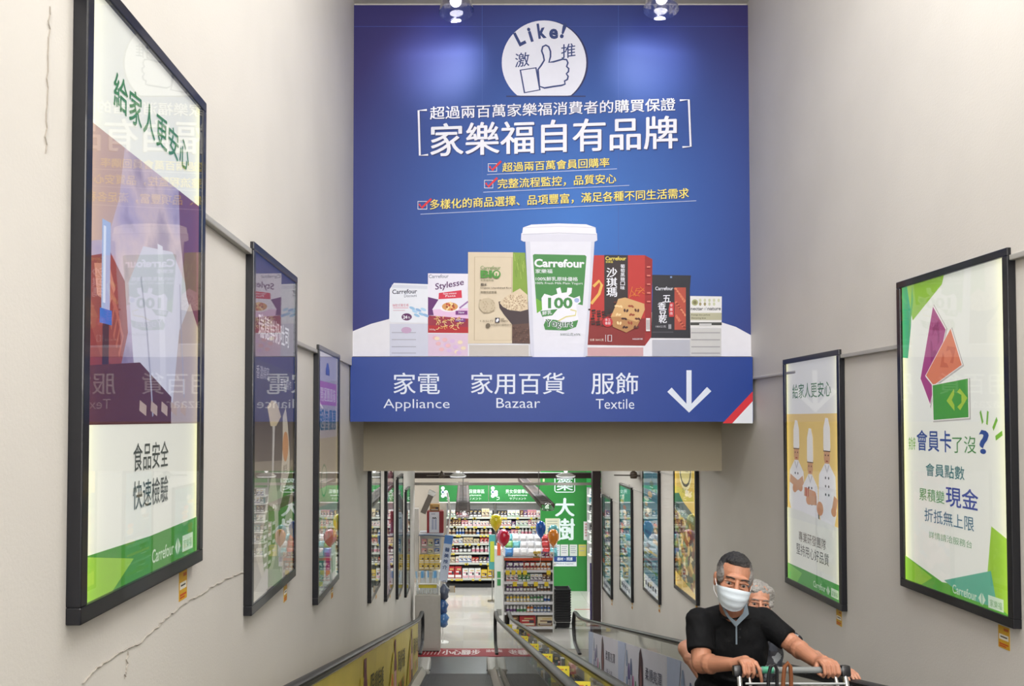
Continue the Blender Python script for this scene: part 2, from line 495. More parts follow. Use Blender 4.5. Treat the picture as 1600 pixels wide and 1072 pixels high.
# store below
struct('floor_upper', MB().box((XL, -6.5, Zp(-3) - .2), (XR, -3.05, Zp(-3) + .0), mat((190, 186, 178), .25)))
fl = struct('floor', MB().box((-6.5, 13.6, -.3), (8, 22.6, -.012), mat((150, 145, 138), .6)))
tm = [mat((188, 185, 179), .16, coat=.5, var=.02), mat((184, 181, 174), .18, coat=.5, var=.03), mat((191, 188, 182), .16, coat=.5, var=.02)]
tile_me = {}
for k in range(3):
    o = MB().box((0, 0, -.012), (.597, .597, 0), tm[k]).build('tile', parent=fl, loc=(-1.3 + .6 * k, 15.9, 0)); tile_me[k] = o.data
for ix in range(-3, 10):
    for iy in range(11):
        k = RND.randrange(3)
        if iy == 0 and ix in (0, 1, 2): continue
        o = bpy.data.objects.new('tile', tile_me[k]); COL.objects.link(o); o.parent = fl
        o.location = (-1.3 + .6 * ix, 15.9 + .6 * iy, 0)
struct('wall_store', MB().box((-6.8, 22.3, 0), (8.3, 22.6, 4.2), plaster((168, 158, 145))).box((-6.8, 16.3, 0), (-6.5, 22.3, 4.2), M_WALL2).box((8, 16.0, 0), (8.3, 22.3, 4.2), M_WALL2)
       .box((-6.5, 16.3, 0), (XL - .3, 16.6, 4.2), M_WALL2).box((XR + .3, 15.95, 0), (8, 16.25, 4.2), M_WALL2))
struct('ceiling_store', MB().box((-6.8, 16.25, 3.75), (8.3, 22.6, 3.95), mat((205, 203, 198), .8)).box((XL, 16.2, 3.75), (XR, 16.3, 4.4), M_CEIL))
# ceiling light fittings of the hall and the store
def light_fitting(x, y, z, sx, sy, lab, grp, s=4):
    t = empty('ceiling_light', (x, y, z), label=lab, cat='ceiling light', group=grp)
    MB().rbox((-sx / 2 - .04, -sy / 2 - .04, 0), (sx / 2 + .04, sy / 2 + .04, .08), M_WHITE).build('housing', parent=t)
    MB().box((-sx / 2, -sy / 2, -.012), (sx / 2, sy / 2, 0), mat((255, 252, 245), .5, emit=s)).build('diffuser', parent=t)
for yy in (-4.0, -1.4, 1.2, 3.8): light_fitting(1.2, yy, 8.64, 2.4, .5, 'long white ceiling light high above the walkway, ' + {-4.0: 'farthest from the blue hoarding', -1.4: 'third from the blue hoarding', 1.2: 'second from the blue hoarding', 3.8: 'nearest the blue hoarding'}[yy], 'ceiling lights over the stair hall')
for yy in (10.6, 13.8): light_fitting(.8, yy, 4.13, 2.4, 1.3, 'white ceiling light over the lower walkway, ' + ('just behind the beam' if yy < 12 else 'nearest the shop floor'), 'ceiling lights over the lower shaft')

# black window-like door post and folded banner at the foot of the right wall
struct('trim_2', MB().box((XR - .16, 16.3, 0), (XR, 16.5, 3.6), mat((52, 40, 42), .5)).box((-6.5, 16.75, 3.25), (8, 16.95, 3.36), mat((58, 44, 40), .5)).box((-6.5, 16.6, 3.12), (8, 16.68, 3.17), mat((170, 165, 158), .5)))

# ------------------------------------------------------------------ large printed hoarding and sign
def blue_print():
    m = bpy.data.materials.new('blue_print'); m.use_nodes = True; nt = m.node_tree; b = nt.nodes['Principled BSDF']
    b.inputs['Roughness'].default_value = .62
    uv = nt.nodes.new('ShaderNodeUVMap'); uv.uv_map = 'uv'
    mp = nt.nodes.new('ShaderNodeMapping')
    mp.inputs['Location'].default_value = (-.55, -.62, 0)
    nt.links.new(uv.outputs[0], mp.inputs[0])
    sc = nt.nodes.new('ShaderNodeVectorMath'); sc.operation = 'MULTIPLY'; sc.inputs[1].default_value = (1.5, 1.25, 0)
    nt.links.new(mp.outputs[0], sc.inputs[0])
    ln = nt.nodes.new('ShaderNodeVectorMath'); ln.operation = 'LENGTH'; nt.links.new(sc.outputs[0], ln.inputs[0])
    cr = nt.nodes.new('ShaderNodeValToRGB')
    cr.color_ramp.elements[0].position = .0; cr.color_ramp.elements[0].color = lin((50, 112, 196))
    cr.color_ramp.elements[1].position = .95; cr.color_ramp.elements[1].color = lin((46, 40, 108))
    e = cr.color_ramp.elements.new(.5); e.color = lin((40, 78, 156))
    nt.links.new(ln.outputs['Value'], cr.inputs[0]); nt.links.new(cr.outputs[0], b.inputs['Base Color'])
    return m
PB = empty('wall_hoarding', (.77, YS, ps_bot), label='huge blue printed hoarding showing packaged foods, high above the opening', cat='poster')
PB_inv = V((.77, YS, ps_bot))
class PxCanvas(Canvas):
    pass
uv_rng = (545, 8, 1180, 557)
def pcf(Y, org): return lambda u, v: onY(u, v, Y) - org
pcv = Canvas(pcf(YS, PB_inv), (0, -1, 0), lambda c: mat(c, .6, var=.03), uvf=lambda u, v: ((u - 545) / 635, (v - 8) / 549))
MB().box((XL - .77, .003, 0), (XR - .77, .028, ps_top - ps_bot), mat((70, 80, 140), .5)).build('backing_board', parent=PB)
# sheet seams: five vertical lengths of vinyl
xa, xb = 545 - 3, 1186
for (a, b, c, d) in ((xa, 0, xb, 565),):
    pcv.cur = 'printed_sheet'
    pcv.put([(a, 8), (b if b else xb, 8), (xb, 557), (a, 557)], [(0, 1, 2, 3)], blue_print())
pcv.cur = 'artwork'
for x in (753, 966):
    pcv.rect(x, 8, x + .7, 556, (60, 90, 165))
pcv.rect(545, 41, 1180, 41.8, (62, 80, 160))
WHT = (232, 233, 245)
pcv.poly([(540, 523), (555, 516), (580, 506), (610, 498), (660, 491), (740, 487), (862, 485), (1000, 487), (1060, 490), (1110, 498), (1150, 511), (1172, 523), (1186, 533), (1186, 557), (540, 557)], (222, 222, 232))
# like badge
pcv.ell(853, 98, 66, 66, (34, 40, 92), clip=150, n=64)
pcv.rect(791, 149.5, 915, 151.5, (40, 48, 100))
pcv.ell(850, 98, 66, 66, (226, 228, 244), clip=149.5, n=64)
NAV = (44, 62, 122)
for ch, x, y, hh, ww, rot in (('L', 812, 73, 23, 12, 27), ('i', 829.5, 66, 23, 5, 17), ('k', 841.5, 61, 24, 13, 8), ('e', 858, 61, 16, 14, 0), ('!', 874, 59, 25, 6, -16)):
    r = radians(rot); ux, uy = cos(r) * ww, -sin(r) * ww; hx, hy = -sin(r) * hh, -cos(r) * hh
    pcv.text(ch, (x, y), (x + ux, y + uy), hh, NAV, bold=.04, up=(hx, hy))
pcv.text('激', (805, 106), (827, 103), 22, NAV, bold=.008)
pcv.text('推', (877, 92), (899, 89), 22, NAV, bold=.008)
def cr1(x, y): return (540 + x * .40625, y * .40625)
hand = [(740, 268), (752, 252), (764, 232), (760, 212), (754, 196), (758, 180), (770, 174), (781, 180), (788, 198), (788, 218), (782, 240), (800, 238), (835, 228), (850, 230), (855, 242), (850, 256), (858, 264), (857, 276), (849, 284), (856, 294), (853, 306), (842, 312), (844, 324), (830, 329), (800, 333), (765, 339), (745, 332)]
pcv.line([cr1(*p) for p in hand], 2.6, NAV, closed=True)
pcv.line([cr1(*p) for p in ((672, 270), (732, 261), (747, 346), (688, 357))], 2.6, NAV, closed=True)
def shadowed(t, bl, br, h, c, bold, sh=(30, 44, 104), d=1.0):
    pcv.text(t, (bl[0] + d, bl[1] + d), (br[0] + d, br[1] + d), h, sh, bold)
    pcv.text(t, bl, br, h, c, bold)
shadowed('超過兩百萬家樂福消費者的購買保證', (672, 187), (1055, 173), 20, WHT, .012)
shadowed('家樂福自有品牌', (673, 245), (1058, 232), 51, WHT, .014, d=1.5)
for pts in (((667, 172), (654, 173), (656, 243), (669, 242)), ((1062, 157), (1076, 156), (1079, 229), (1066, 230))):
    pcv.line([(a + 1, b + 1) for a, b in pts], 3, (30, 44, 104)); pcv.line(pts, 3, WHT)
YEL = (246, 224, 110)
for t, bl, br, h, ul, bx in (('超過兩百萬會員回購率', (785, 269), (952, 261), 14.5, ((761, 273), (964, 264)), (763, 256, 776, 268)),
                             ('完整流程監控，品質安心', (777.6, 295.5), (962.5, 287), 15.5, ((755, 300.6), (983, 290)), (757, 282, 770, 294)),
                             ('多樣化的商品選擇、品項豐富，滿足各種不同生活需求', (672, 328), (1076, 310), 16, ((657, 335), (1087.6, 314)), (653, 315, 667, 327))):
    shadowed(t, bl, br, h, YEL, .01, d=.8)
    pcv.line(ul, .9, (190, 200, 235))
    x0, y0, x1, y1 = bx
    pcv.line([(x0, y0), (x1, y0), (x1, y1), (x0, y1)], 1.1, WHT, closed=True)
    pcv.line([(x0 + 2, y0 + 4), (x0 + 6, y1 - 2), (x1 + 7, y0 - 4)], 3.2, (214, 40, 52))
pcv.layer = 20
# reflections printed on the white table under the packs
def reflect(x0, y0, x1, c): pcv.rect(x0, y0, x1, 556.5, c)
reflect(609, 506, 669, (200, 203, 222)); reflect(669, 522, 731, (214, 190, 214)); reflect(733, 539, 826, (196, 190, 186))
reflect(918, 543, 1005, (200, 160, 165)); reflect(1019, 531, 1078, (176, 178, 192)); reflect(1078, 513, 1127, (196, 196, 198))
for y in (519, 530, 541, 551): pcv.rect(1080, y, 1125, y + 2, (160, 160, 166)); pcv.rect(612, y, 650, y + 1.5, (170, 172, 190))
pcv.ell(635, 516, 8, 5, (190, 160, 195)); 
for i in range(14): pcv.ell(680 + (i * 17) % 46, 528 + (i * 11) % 24, 4, 3, [(226, 180, 190), (210, 180, 220), (232, 214, 190)][i % 3])
pcv.layer = 30
# 1 box of tissues
def q1(x, y): return (600 + x * .2052, 340 + y * .2052)
def q2(x, y): return (810 + x * .225, 340 + y * .225)
pcv.poly([q1(*p) for p in ((75, 498), (335, 508), (335, 803), (55, 800), (40, 780), (44, 545))], (224, 228, 240))
pcv.poly([q1(*p) for p in ((60, 512), (330, 520), (330, 545), (60, 535))], (208, 212, 228))
pcv.text('Carrefour', q1(63, 583), q1(252, 578), 7, (58, 60, 84), .02)
pcv.text('Discount', q1(155, 608), q1(250, 604), 4.5, (70, 74, 110))
pcv.text('抽取式衛生紙', q1(65, 680), q1(188, 678), 4.6, (190, 80, 110))
for i, (x, y) in enumerate(((215, 690), (235, 715), (262, 705), (285, 735), (300, 700), (318, 745), (250, 745))):
    pcv.ell(*q1(x, y), 5, 2.2, [(150, 190, 226), (170, 205, 236), (140, 176, 220)][i % 3], n=12, rot=.4)
pcv.rect(*q1(70, 686), *q1(185, 690), (214, 120, 150)); pcv.rect(*q1(70, 706), *q1(160, 709), (200, 140, 165))
pcv.ell(*q1(173, 757), 8, 5.6, (88, 30, 92)); pcv.text('24', q1(145, 772), q1(178, 772), 5.4, WHT, .03); pcv.text('包', q1(182, 770), q1(200, 770), 3.6, WHT)
pcv.layer = 30
# 2 pasta dinner box
pcv.poly([q1(*p) for p in ((335, 425), (642, 428), (642, 880), (335, 877))], (226, 224, 240))
pcv.poly([q1(*p) for p in ((335, 605), (415, 625), (368, 700), (400, 745), (335, 745))], (96, 40, 112))
pcv.poly([q1(*p) for p in ((370, 700), (642, 690), (642, 790), (390, 800))], (226, 190, 226))
pcv.poly([q1(*p) for p in ((335, 745), (642, 770), (642, 880), (335, 877))], (150, 40, 66))
pcv.poly([q1(*p) for p in ((335, 820), (642, 835), (642, 880), (335, 877))], (176, 34, 46))
pcv.text('Carrefour', q1(341, 462), q1(492, 460), 5.6, (110, 116, 140), .01)
pcv.text('Stylesse', q1(390, 566), q1(608, 528), 13, (84, 34, 98), .015)
pcv.poly([q1(*p) for p in ((418, 575), (590, 553), (594, 612), (415, 622))], (206, 44, 74))
pcv.text('Penne crémeuse', q1(452, 588), q1(552, 582), 3, WHT); pcv.text('Pasta', q1(468, 606), q1(545, 602), 3, WHT)
pcv.ell(*q1(500, 692), 14.5, 5.5, (236, 232, 240)); pcv.ell(*q1(502, 678), 12.5, 6.6, (206, 150, 90), n=20)
for i in range(16):
    a = i * 2.4; pcv.ell(*q1(502 + 48 * cos(a) * (i % 4 + 1) / 4, 676 + 26 * sin(a) * (i % 3 + 1) / 3), 2.2, 1.5, [(232, 188, 120), (150, 70, 50), (246, 216, 160), (190, 60, 50)][i % 4], n=8, rot=a)
pcv.line([q1(575, 690), q1(640, 640)], 2.4, (150, 110, 170))
pcv.rect(*q1(545, 710), *q1(635, 740), (120, 50, 130)); pcv.rect(*q1(540, 768), *q1(620, 795), (120, 50, 130))
pcv.text('New', q1(568, 732), q1(612, 730), 3.4, WHT); pcv.text('Quick', q1(556, 788), q1(604, 786), 3.4, WHT)
for i in range(34):
    a = i * 1.9; x = 385 + (i * 37) % 210; y = 760 + (i * 23) % 90
    pcv.line([q1(x + 22 * cos(a + t), y + 13 * sin(a + t * 1.2)) for t in (0, .6, 1.2, 1.8)], .9, [(238, 206, 140), (222, 170, 96), (246, 224, 170)][i % 3])
pcv.text('350g', q1(345, 862), q1(392, 862), 3, (240, 220, 220))
pcv.layer = 30
# 3 organic rice
pcv.poly([q1(*p) for p in ((640, 263), (982, 265), (975, 958), (640, 960))], (214, 200, 178))
pcv.line([q1(*p) for p in ((690, 300), (975, 303), (970, 935), (688, 935))], 1.3, (190, 172, 146), closed=True)
pcv.poly([q1(*p) for p in ((982, 265), (1075, 268), (1100, 600), (1112, 960), (975, 958))], (128, 160, 62))
for i in range(26):
    x = 990 + (i * 31) % 85; pcv.line([q1(x, 275 + (i * 41) % 150), q1(x + 6, 330 + (i * 41) % 150)], .8, [(168, 192, 96), (104, 138, 46)][i % 2])
pcv.poly([q1(*p) for p in ((975, 700), (1108, 700), (1112, 960), (975, 958))], (92, 66, 60))
pcv.poly([q1(*p) for p in ((872, 640), (1100, 640), (1105, 805), (975, 815), (915, 742), (880, 690))], (66, 52, 58))
pcv.poly([q1(*p) for p in ((880, 650), (930, 600), (1035, 540), (1092, 590), (1096, 700), (1040, 715), (955, 705), (905, 680))], (214, 196, 170))
for i in range(70):
    a = i * 2.4; r = sqrt(i / 70); x = 1000 + 95 * r * cos(a); y = 648 + 62 * r * sin(a)
    if x < 1090: pcv.ell(*q1(x, y), 1.5, .7, [(236, 224, 200), (176, 152, 124), (150, 120, 96)][i % 3], n=6, rot=a)
for i in range(30):
    pcv.ell(*q1(980 + (i * 29) % 122, 830 + (i * 47) % 120), 1.3, .8, [(120, 86, 76), (76, 52, 50)][i % 2], n=6, rot=i)
pcv.text('Carrefour', q1(735, 398), q1(888, 398), 5.8, (112, 140, 84), .01)
pcv.text('BI', q1(735, 462), q1(822, 462), 12, (74, 142, 58), .05)
pcv.ell(*q1(855, 434), 6.6, 6.6, (74, 142, 58)); pcv.ell(*q1(857, 430), 4, 4, (214, 200, 178)); pcv.rect(*q1(850, 425), *q1(860, 462), (74, 142, 58))
pcv.text('家樂福有機', q1(735, 487), q1(834, 487), 3.4, (120, 120, 90))
pcv.text('糙米', q1(737, 524), q1(783, 524), 4.6, (60, 50, 40), .02)
pcv.text('Organic Unpolished Rice', q1(735, 546), q1(968, 546), 3, (70, 58, 46), .01)
pcv.text('無糖認證營養', q1(735, 580), q1(858, 580), 4, (90, 80, 60))
pcv.ell(*q1(785, 670), 13, 12, (196, 182, 158), n=9)
for i in range(18): pcv.ell(*q1(735 + (i * 53) % 110, 630 + (i * 29) % 95), 2, 1, (180, 164, 140), n=6, rot=i)
pcv.text('1.5公斤', q1(733, 797), q1(835, 797), 3.4, (130, 116, 96))
pcv.rect(*q1(846, 765), *q1(880, 802), (40, 34, 54)); pcv.ell(*q1(863, 784), 2, 3.2, WHT, rot=.5)
pcv.text('產銷履歷', q1(888, 782), q1(915, 782), 3, (90, 76, 60)); pcv.text('台灣優質米', q1(888, 797), q1(942, 797), 3, (90, 76, 60))
pcv.ell(*q1(792, 824), 3.6, 3.6, (110, 98, 82)); pcv.text('食用前請洗淨 健康美味好米', q1(812, 826), q1(970, 826), 3, (110, 98, 82))
pcv.layer = 70
# 4 yoghurt tub
pcv.poly([q2(*p) for p in ((48, 165), (528, 165), (512, 420), (475, 955), (460, 972), (100, 972), (84, 950))], (206, 208, 226))
pcv.poly([q2(*p) for p in ((80, 165), (505, 165), (490, 500), (450, 972), (110, 972))], (222, 223, 238))
pcv.poly([q2(*p) for p in ((20, 110), (545, 110), (547, 160), (530, 168), (35, 168), (17, 158))], (214, 215, 232))
pcv.poly([q2(*p) for p in ((32, 70), (90, 50), (280, 42), (470, 48), (535, 70), (540, 115), (25, 115))], (232, 232, 244))
pcv.line([q2(28, 118), q2(280, 108), q2(540, 118)], .9, (180, 184, 206))
pcv.line([q2(32, 72), q2(280, 62), q2(535, 72)], .8, (200, 202, 222))
GRN = (66, 134, 72)
pcv.poly([q2(*p) for p in ((100, 262), (110, 255), (462, 262), (472, 272), (446, 610), (400, 600), (390, 560), (160, 560), (165, 640), (128, 665))], GRN)
pcv.poly([q2(*p) for p in ((120, 560), (162, 585), (165, 640), (128, 665))], (108, 170, 60))
pcv.text('Carrefour', q2(110, 345), q2(458, 350), 13, WHT, .035)
pcv.text('家樂福', q2(118, 388), q2(235, 388), 6.6, WHT, .01)
pcv.text('100%鮮乳原味優格', q2(120, 440), q2(412, 443), 6.4, WHT, .01)
pcv.text('100% Fresh Milk Plain Yogurt', q2(118, 468), q2(446, 470), 4.4, WHT)
pcv.poly([q2(*p) for p in ((160, 560), (180, 530), (230, 545), (270, 530), (262, 495), (290, 485), (300, 525), (335, 520), (340, 488), (372, 490), (368, 525), (345, 545), (385, 560), (425, 545), (432, 585), (400, 610), (410, 680), (420, 720), (180, 720), (165, 650))], WHT)
pcv.ell(*q2(404, 575), 4, 3.6, (160, 175, 220), n=14)
pcv.text('100', q2(205, 632), q2(375, 632), 17, GRN, .035)
pcv.poly([q2(*p) for p in ((150, 650), (272, 636), (235, 680), (165, 690))], GRN)
pcv.text('鮮乳', q2(165, 680), q2(232, 672), 6.4, WHT, .01)
pcv.line([q2(275, 720), q2(330, 690), q2(395, 680), q2(400, 650), q2(360, 640)], 2, (214, 206, 140))
pcv.poly([q2(*p) for p in ((175, 745), (195, 705), (260, 712), (330, 735), (415, 712), (400, 760), (330, 785), (185, 780))], GRN)
pcv.text('Yogurt', q2(182, 772), q2(378, 778), 15, WHT, .06)
pcv.text('Yogurt', q2(186, 770), q2(374, 776), 14, (40, 94, 56), .015)
pcv.text('500公克±5%', q2(290, 822), q2(430, 822), 4.6, (90, 110, 104))
pcv.layer = 30
# 5 red cereal bar box
pcv.poly([q2(*p) for p in ((525, 262), (878, 262), (878, 890), (478, 884), (490, 640))], (184, 50, 48))
pcv.poly([q2(*p) for p in ((484, 720), (878, 700), (878, 890), (478, 884))], (132, 38, 40))
pcv.poly([q2(*p) for p in ((878, 262), (930, 290), (922, 830), (878, 890))], (150, 36, 40))
pcv.poly([q2(*p) for p in ((596, 260), (760, 262), (760, 590), (596, 700))], (46, 36, 40))
pcv.text('Carrefour', q2(604, 297), q2(748, 298), 6, (232, 214, 90), .02); pcv.text('家樂福', q2(606, 316), q2(655, 316), 3.4, (232, 214, 90))
for i, c in enumerate('沙琪瑪'): pcv.text(c, q2(612, 415 + i * 69), q2(684, 413 + i * 69), 14.5, WHT, .02)
for i, c in enumerate('葡萄黑糖口味'): pcv.text(c, q2(708, 352 + i * 30), q2(738, 352 + i * 30), 6, WHT, .01)
pcv.line([q2(520, 480), q2(560, 440), q2(578, 470), q2(560, 530), q2(520, 580), q2(505, 600)], 4.4, (222, 176, 90))
for i in range(11):
    a = i * 1.1; pcv.line([q2(770 + (i * 29) % 100, 560 - (i * 13) % 80), q2(790 + (i * 29) % 90, 480 + (i * 17) % 70)], .9, (214, 120, 50))
for i in range(44):
    pcv.ell(*q2(492 + (i * 37) % 150, 640 + (i * 23) % 110), 2, 1.6, [(56, 24, 28), (88, 40, 40), (40, 18, 24)][i % 3], n=8)
pcv.poly([q2(*p) for p in ((692, 566), (740, 556), (872, 600), (876, 640), (845, 712), (820, 760), (748, 800), (655, 760), (640, 690), (662, 640))], (206, 164, 112))
pcv.poly([q2(*p) for p in ((640, 690), (700, 690), (820, 725), (845, 712), (820, 760), (748, 800), (655, 760))], (176, 128, 82))
for i in range(26):
    pcv.ell(*q2(672 + (i * 41) % 170, 590 + (i * 29) % 175), 2.8, 1.7, [(88, 42, 36), (232, 204, 156), (60, 26, 28), (150, 70, 48)][i % 4], n=8, rot=i)
pcv.ell(*q2(618, 727), 8, 7.4, (190, 40, 52)); pcv.text('手工', q2(600, 722), q2(638, 722), 4.4, WHT); pcv.text('香甜', q2(600, 745), q2(638, 745), 4.4, WHT)
pcv.text('全素 260公克', q2(494, 858), q2(590, 858), 3.6, (236, 220, 210)); pcv.line([q2(604, 815), q2(604, 862)], .6, WHT)
pcv.line([q2(620, 818), q2(645, 818), q2(645, 860), q2(620, 860)], 1, WHT, closed=True); pcv.text('本產品請冷藏', q2(790, 850), q2(860, 850), 2.6, WHT)
pcv.rect(*q2(884, 700), *q2(912, 790), (226, 222, 226))
for i in range(5): pcv.rect(*q2(888 + i * 5, 710), *q2(890 + i * 5, 780), (60, 50, 60))
for i in range(5): pcv.rect(*q2(890, 340 + i * 60), *q2(914, 350 + i * 60), (216, 120, 110))
pcv.layer = 30
# 6 black snack bag
pcv.poly([q2(*p) for p in ((926, 398), (1198, 402), (1190, 500), (1195, 838), (920, 836), (932, 520))], (38, 38, 48))
pcv.line([q2(1060, 408), q2(1060, 420)], 3, (120, 150, 200))
pcv.rect(*q2(930, 792), *q2(1075, 800), (70, 70, 80))
pcv.text('Carrefour', q2(950, 505), q2(1074, 505), 5.6, (220, 222, 236), .015)
for i, (c, x) in enumerate((('五', 1002), ('香', 968), ('豆', 975), ('乾', 975))): pcv.text(c, q2(x, 590 + i * 48), q2(x + 54, 588 + i * 48), 11, WHT, .02)
pcv.rect(*q2(1083, 486), *q2(1162, 780), (176, 74, 60))
for i in range(34): pcv.ell(*q2(1090 + (i * 31) % 66, 495 + (i * 43) % 275), 2.6, 1.6, [(206, 110, 84), (140, 50, 44), (214, 130, 100)][i % 3], n=7, rot=i)
pcv.poly([q2(*p) for p in ((1050, 590), (1078, 590), (1078, 690), (1046, 690), (1042, 640))], (196, 54, 60))
for i, c in enumerate('非基改'): pcv.text(c, q2(1050, 620 + i * 28), q2(1070, 620 + i * 28), 4.4, WHT)
pcv.text('180公克', q2(952, 765), q2(1024, 765), 3.6, (190, 190, 200)); pcv.rect(*q2(1040, 742), *q2(1060, 774), (150, 150, 160))
pcv.layer = 30
# 7 small cream box
pcv.poly([q2(*p) for p in ((1192, 545), (1412, 548), (1410, 765), (1192, 765))], (222, 222, 224))
pcv.ell(*q2(1225, 590), 5, 5, (160, 164, 120), n=16); pcv.ell(*q2(1225, 590), 2.8, 2.8, (120, 116, 84), n=12)
for i in range(9): pcv.ell(*q2(1262 + (i % 5) * 32, 575 + (i // 5) * 26), 2, 2.8, [(196, 200, 170), (150, 140, 104)][i == 5 or i == 6], n=8)
pcv.text('nectar', q2(1196, 644), q2(1282, 644), 4.4, (84, 86, 94), .02); pcv.text('of', q2(1288, 642), q2(1306, 642), 4.6, (150, 154, 170)); pcv.text('nature', q2(1312, 644), q2(1405, 644), 4.6, (84, 86, 94), .02)
pcv.rect(*q2(1194, 662), *q2(1411, 712), (180, 178, 154)); pcv.text('Fromage blanc parfumé', q2(1200, 684), q2(1330, 684), 3, (60, 60, 50), .01); pcv.text('Shampoing doux', q2(1200, 706), q2(1302, 706), 3, (60, 60, 50), .01)
pcv.rect(*q2(1194, 728), *q2(1411, 748), (66, 68, 66)); pcv.rect(*q2(1255, 735), *q2(1340, 755), (196, 196, 200))
pcv.build(PB)

# direction sign below the hoarding
SG = V((.77, YS - .06, zs_bot))
sg = empty('direction_sign', SG, label='long blue shop sign with white department words and a down arrow', cat='sign')
SBL = (14, 56, 142)
MB().box((XL - .76, 0, 0), (XR - .80, .058, ps_bot - zs_bot - .01), mat(SBL, .45, var=.03)).build('sign_board', parent=sg)
scv = Canvas(pcf(YS - .0605, SG), (0, -1, 0), lambda c: mat(c, .45, var=.03))
SW = (214, 222, 240)
for t, x0, x1, e, a, b, ey in (('家電', 615, 687, 'Appliance', 599, 702.5, 642.5), ('家用百貨', 736, 882, 'Bazaar', 775.6, 844, 637.5), ('服飾', 924, 997, 'Textile', 931, 991, 639)):
    scv.text(t, (x0, 616), (x1, 616), 33.5, SW, .006)
    scv.text(e, (a, ey), (b, ey), 19 if e == 'Appliance' else 15.5, SW, -.004)
scv.rect(1072.5, 578.6, 1080.5, 640, SW)
scv.line([(1046, 609), (1076.5, 640), (1108, 608)], 9.5, SW)
scv.poly([(1129, 661.5), (1176, 611.5), (1176, 627), (1144, 661.5)], (206, 40, 52)); scv.poly([(1144, 661.5), (1176, 627), (1176, 661.5)], (222, 226, 236))
scv.build(sg)

# spotlights hanging in front of the hoarding
def spotlight(px, py, Y, tilt, lab, power, aim):
    p = onY(px, py, Y)
    t = empty('spotlight', p, label=lab, cat='lamp')
    M = Matrix.Rotation(radians(tilt), 4, 'Y') @ Matrix.Rotation(radians(-6), 4, 'X')
    MB().lathe([(.07, .1), (.065, .16), (.06, .24), (.05, .3), (.0, .31)], mat((150, 148, 160), .3, .5, coat=.5), T=M, n=32).build('lamp_body', parent=t, smooth=True)
    gs = glass_mat('lamp_shade_glass', (.86, .86, .94), .12, .05, power=3)
    MB().lathe([(.152, -.1), (.14, -.06), (.13, 0), (.125, .1), (.12, .1), (.125, 0), (.135, -.06), (.148, -.1)], gs, T=M, n=40).build('glass_shade', parent=t, smooth=True)
    MB().ell((0, 0, 0), (.05, .05, .045), mat((255, 250, 240), .4, emit=9), T=M).build('bulb', parent=t, smooth=True)
    MB().cyl(M @ V((0, 0, .19)), M @ V((0, 0, .19)) + V((0, 0, .6)), .012, M_WHITE).build('stem', parent=t)
    l = bpy.data.lights.new('spot', 'SPOT'); l.energy = power; l.spot_size = radians(84); l.spot_blend = .95; l.color = (1, .97, .93); l.shadow_soft_size = .05
    o = bpy.data.objects.new('spotlight_beam', l); COL.objects.link(o); o.parent = t
    o.location = M @ V((0, 0, -.12))
    d = V(aim) - (p + o.location); o.rotation_euler = d.to_track_quat('-Z', 'Y').to_euler()
    return t
spotlight(712, 2, 6.9, -4, 'lit glass-shaded spotlight over the left half of the blue hoarding', 42, onY(690, 90, YS))
spotlight(1034, -2, 6.9, 6, 'tilted glass-shaded spotlight over the right half of the blue hoarding', 32, onY(1015, 95, YS))
MB().cyl((XL + .02, 6.9, 8.5), (XR - .02, 6.9, 8.5), .02, M_WHITE).build('lamp_rail', parent=bpy.data.objects['ceiling'])

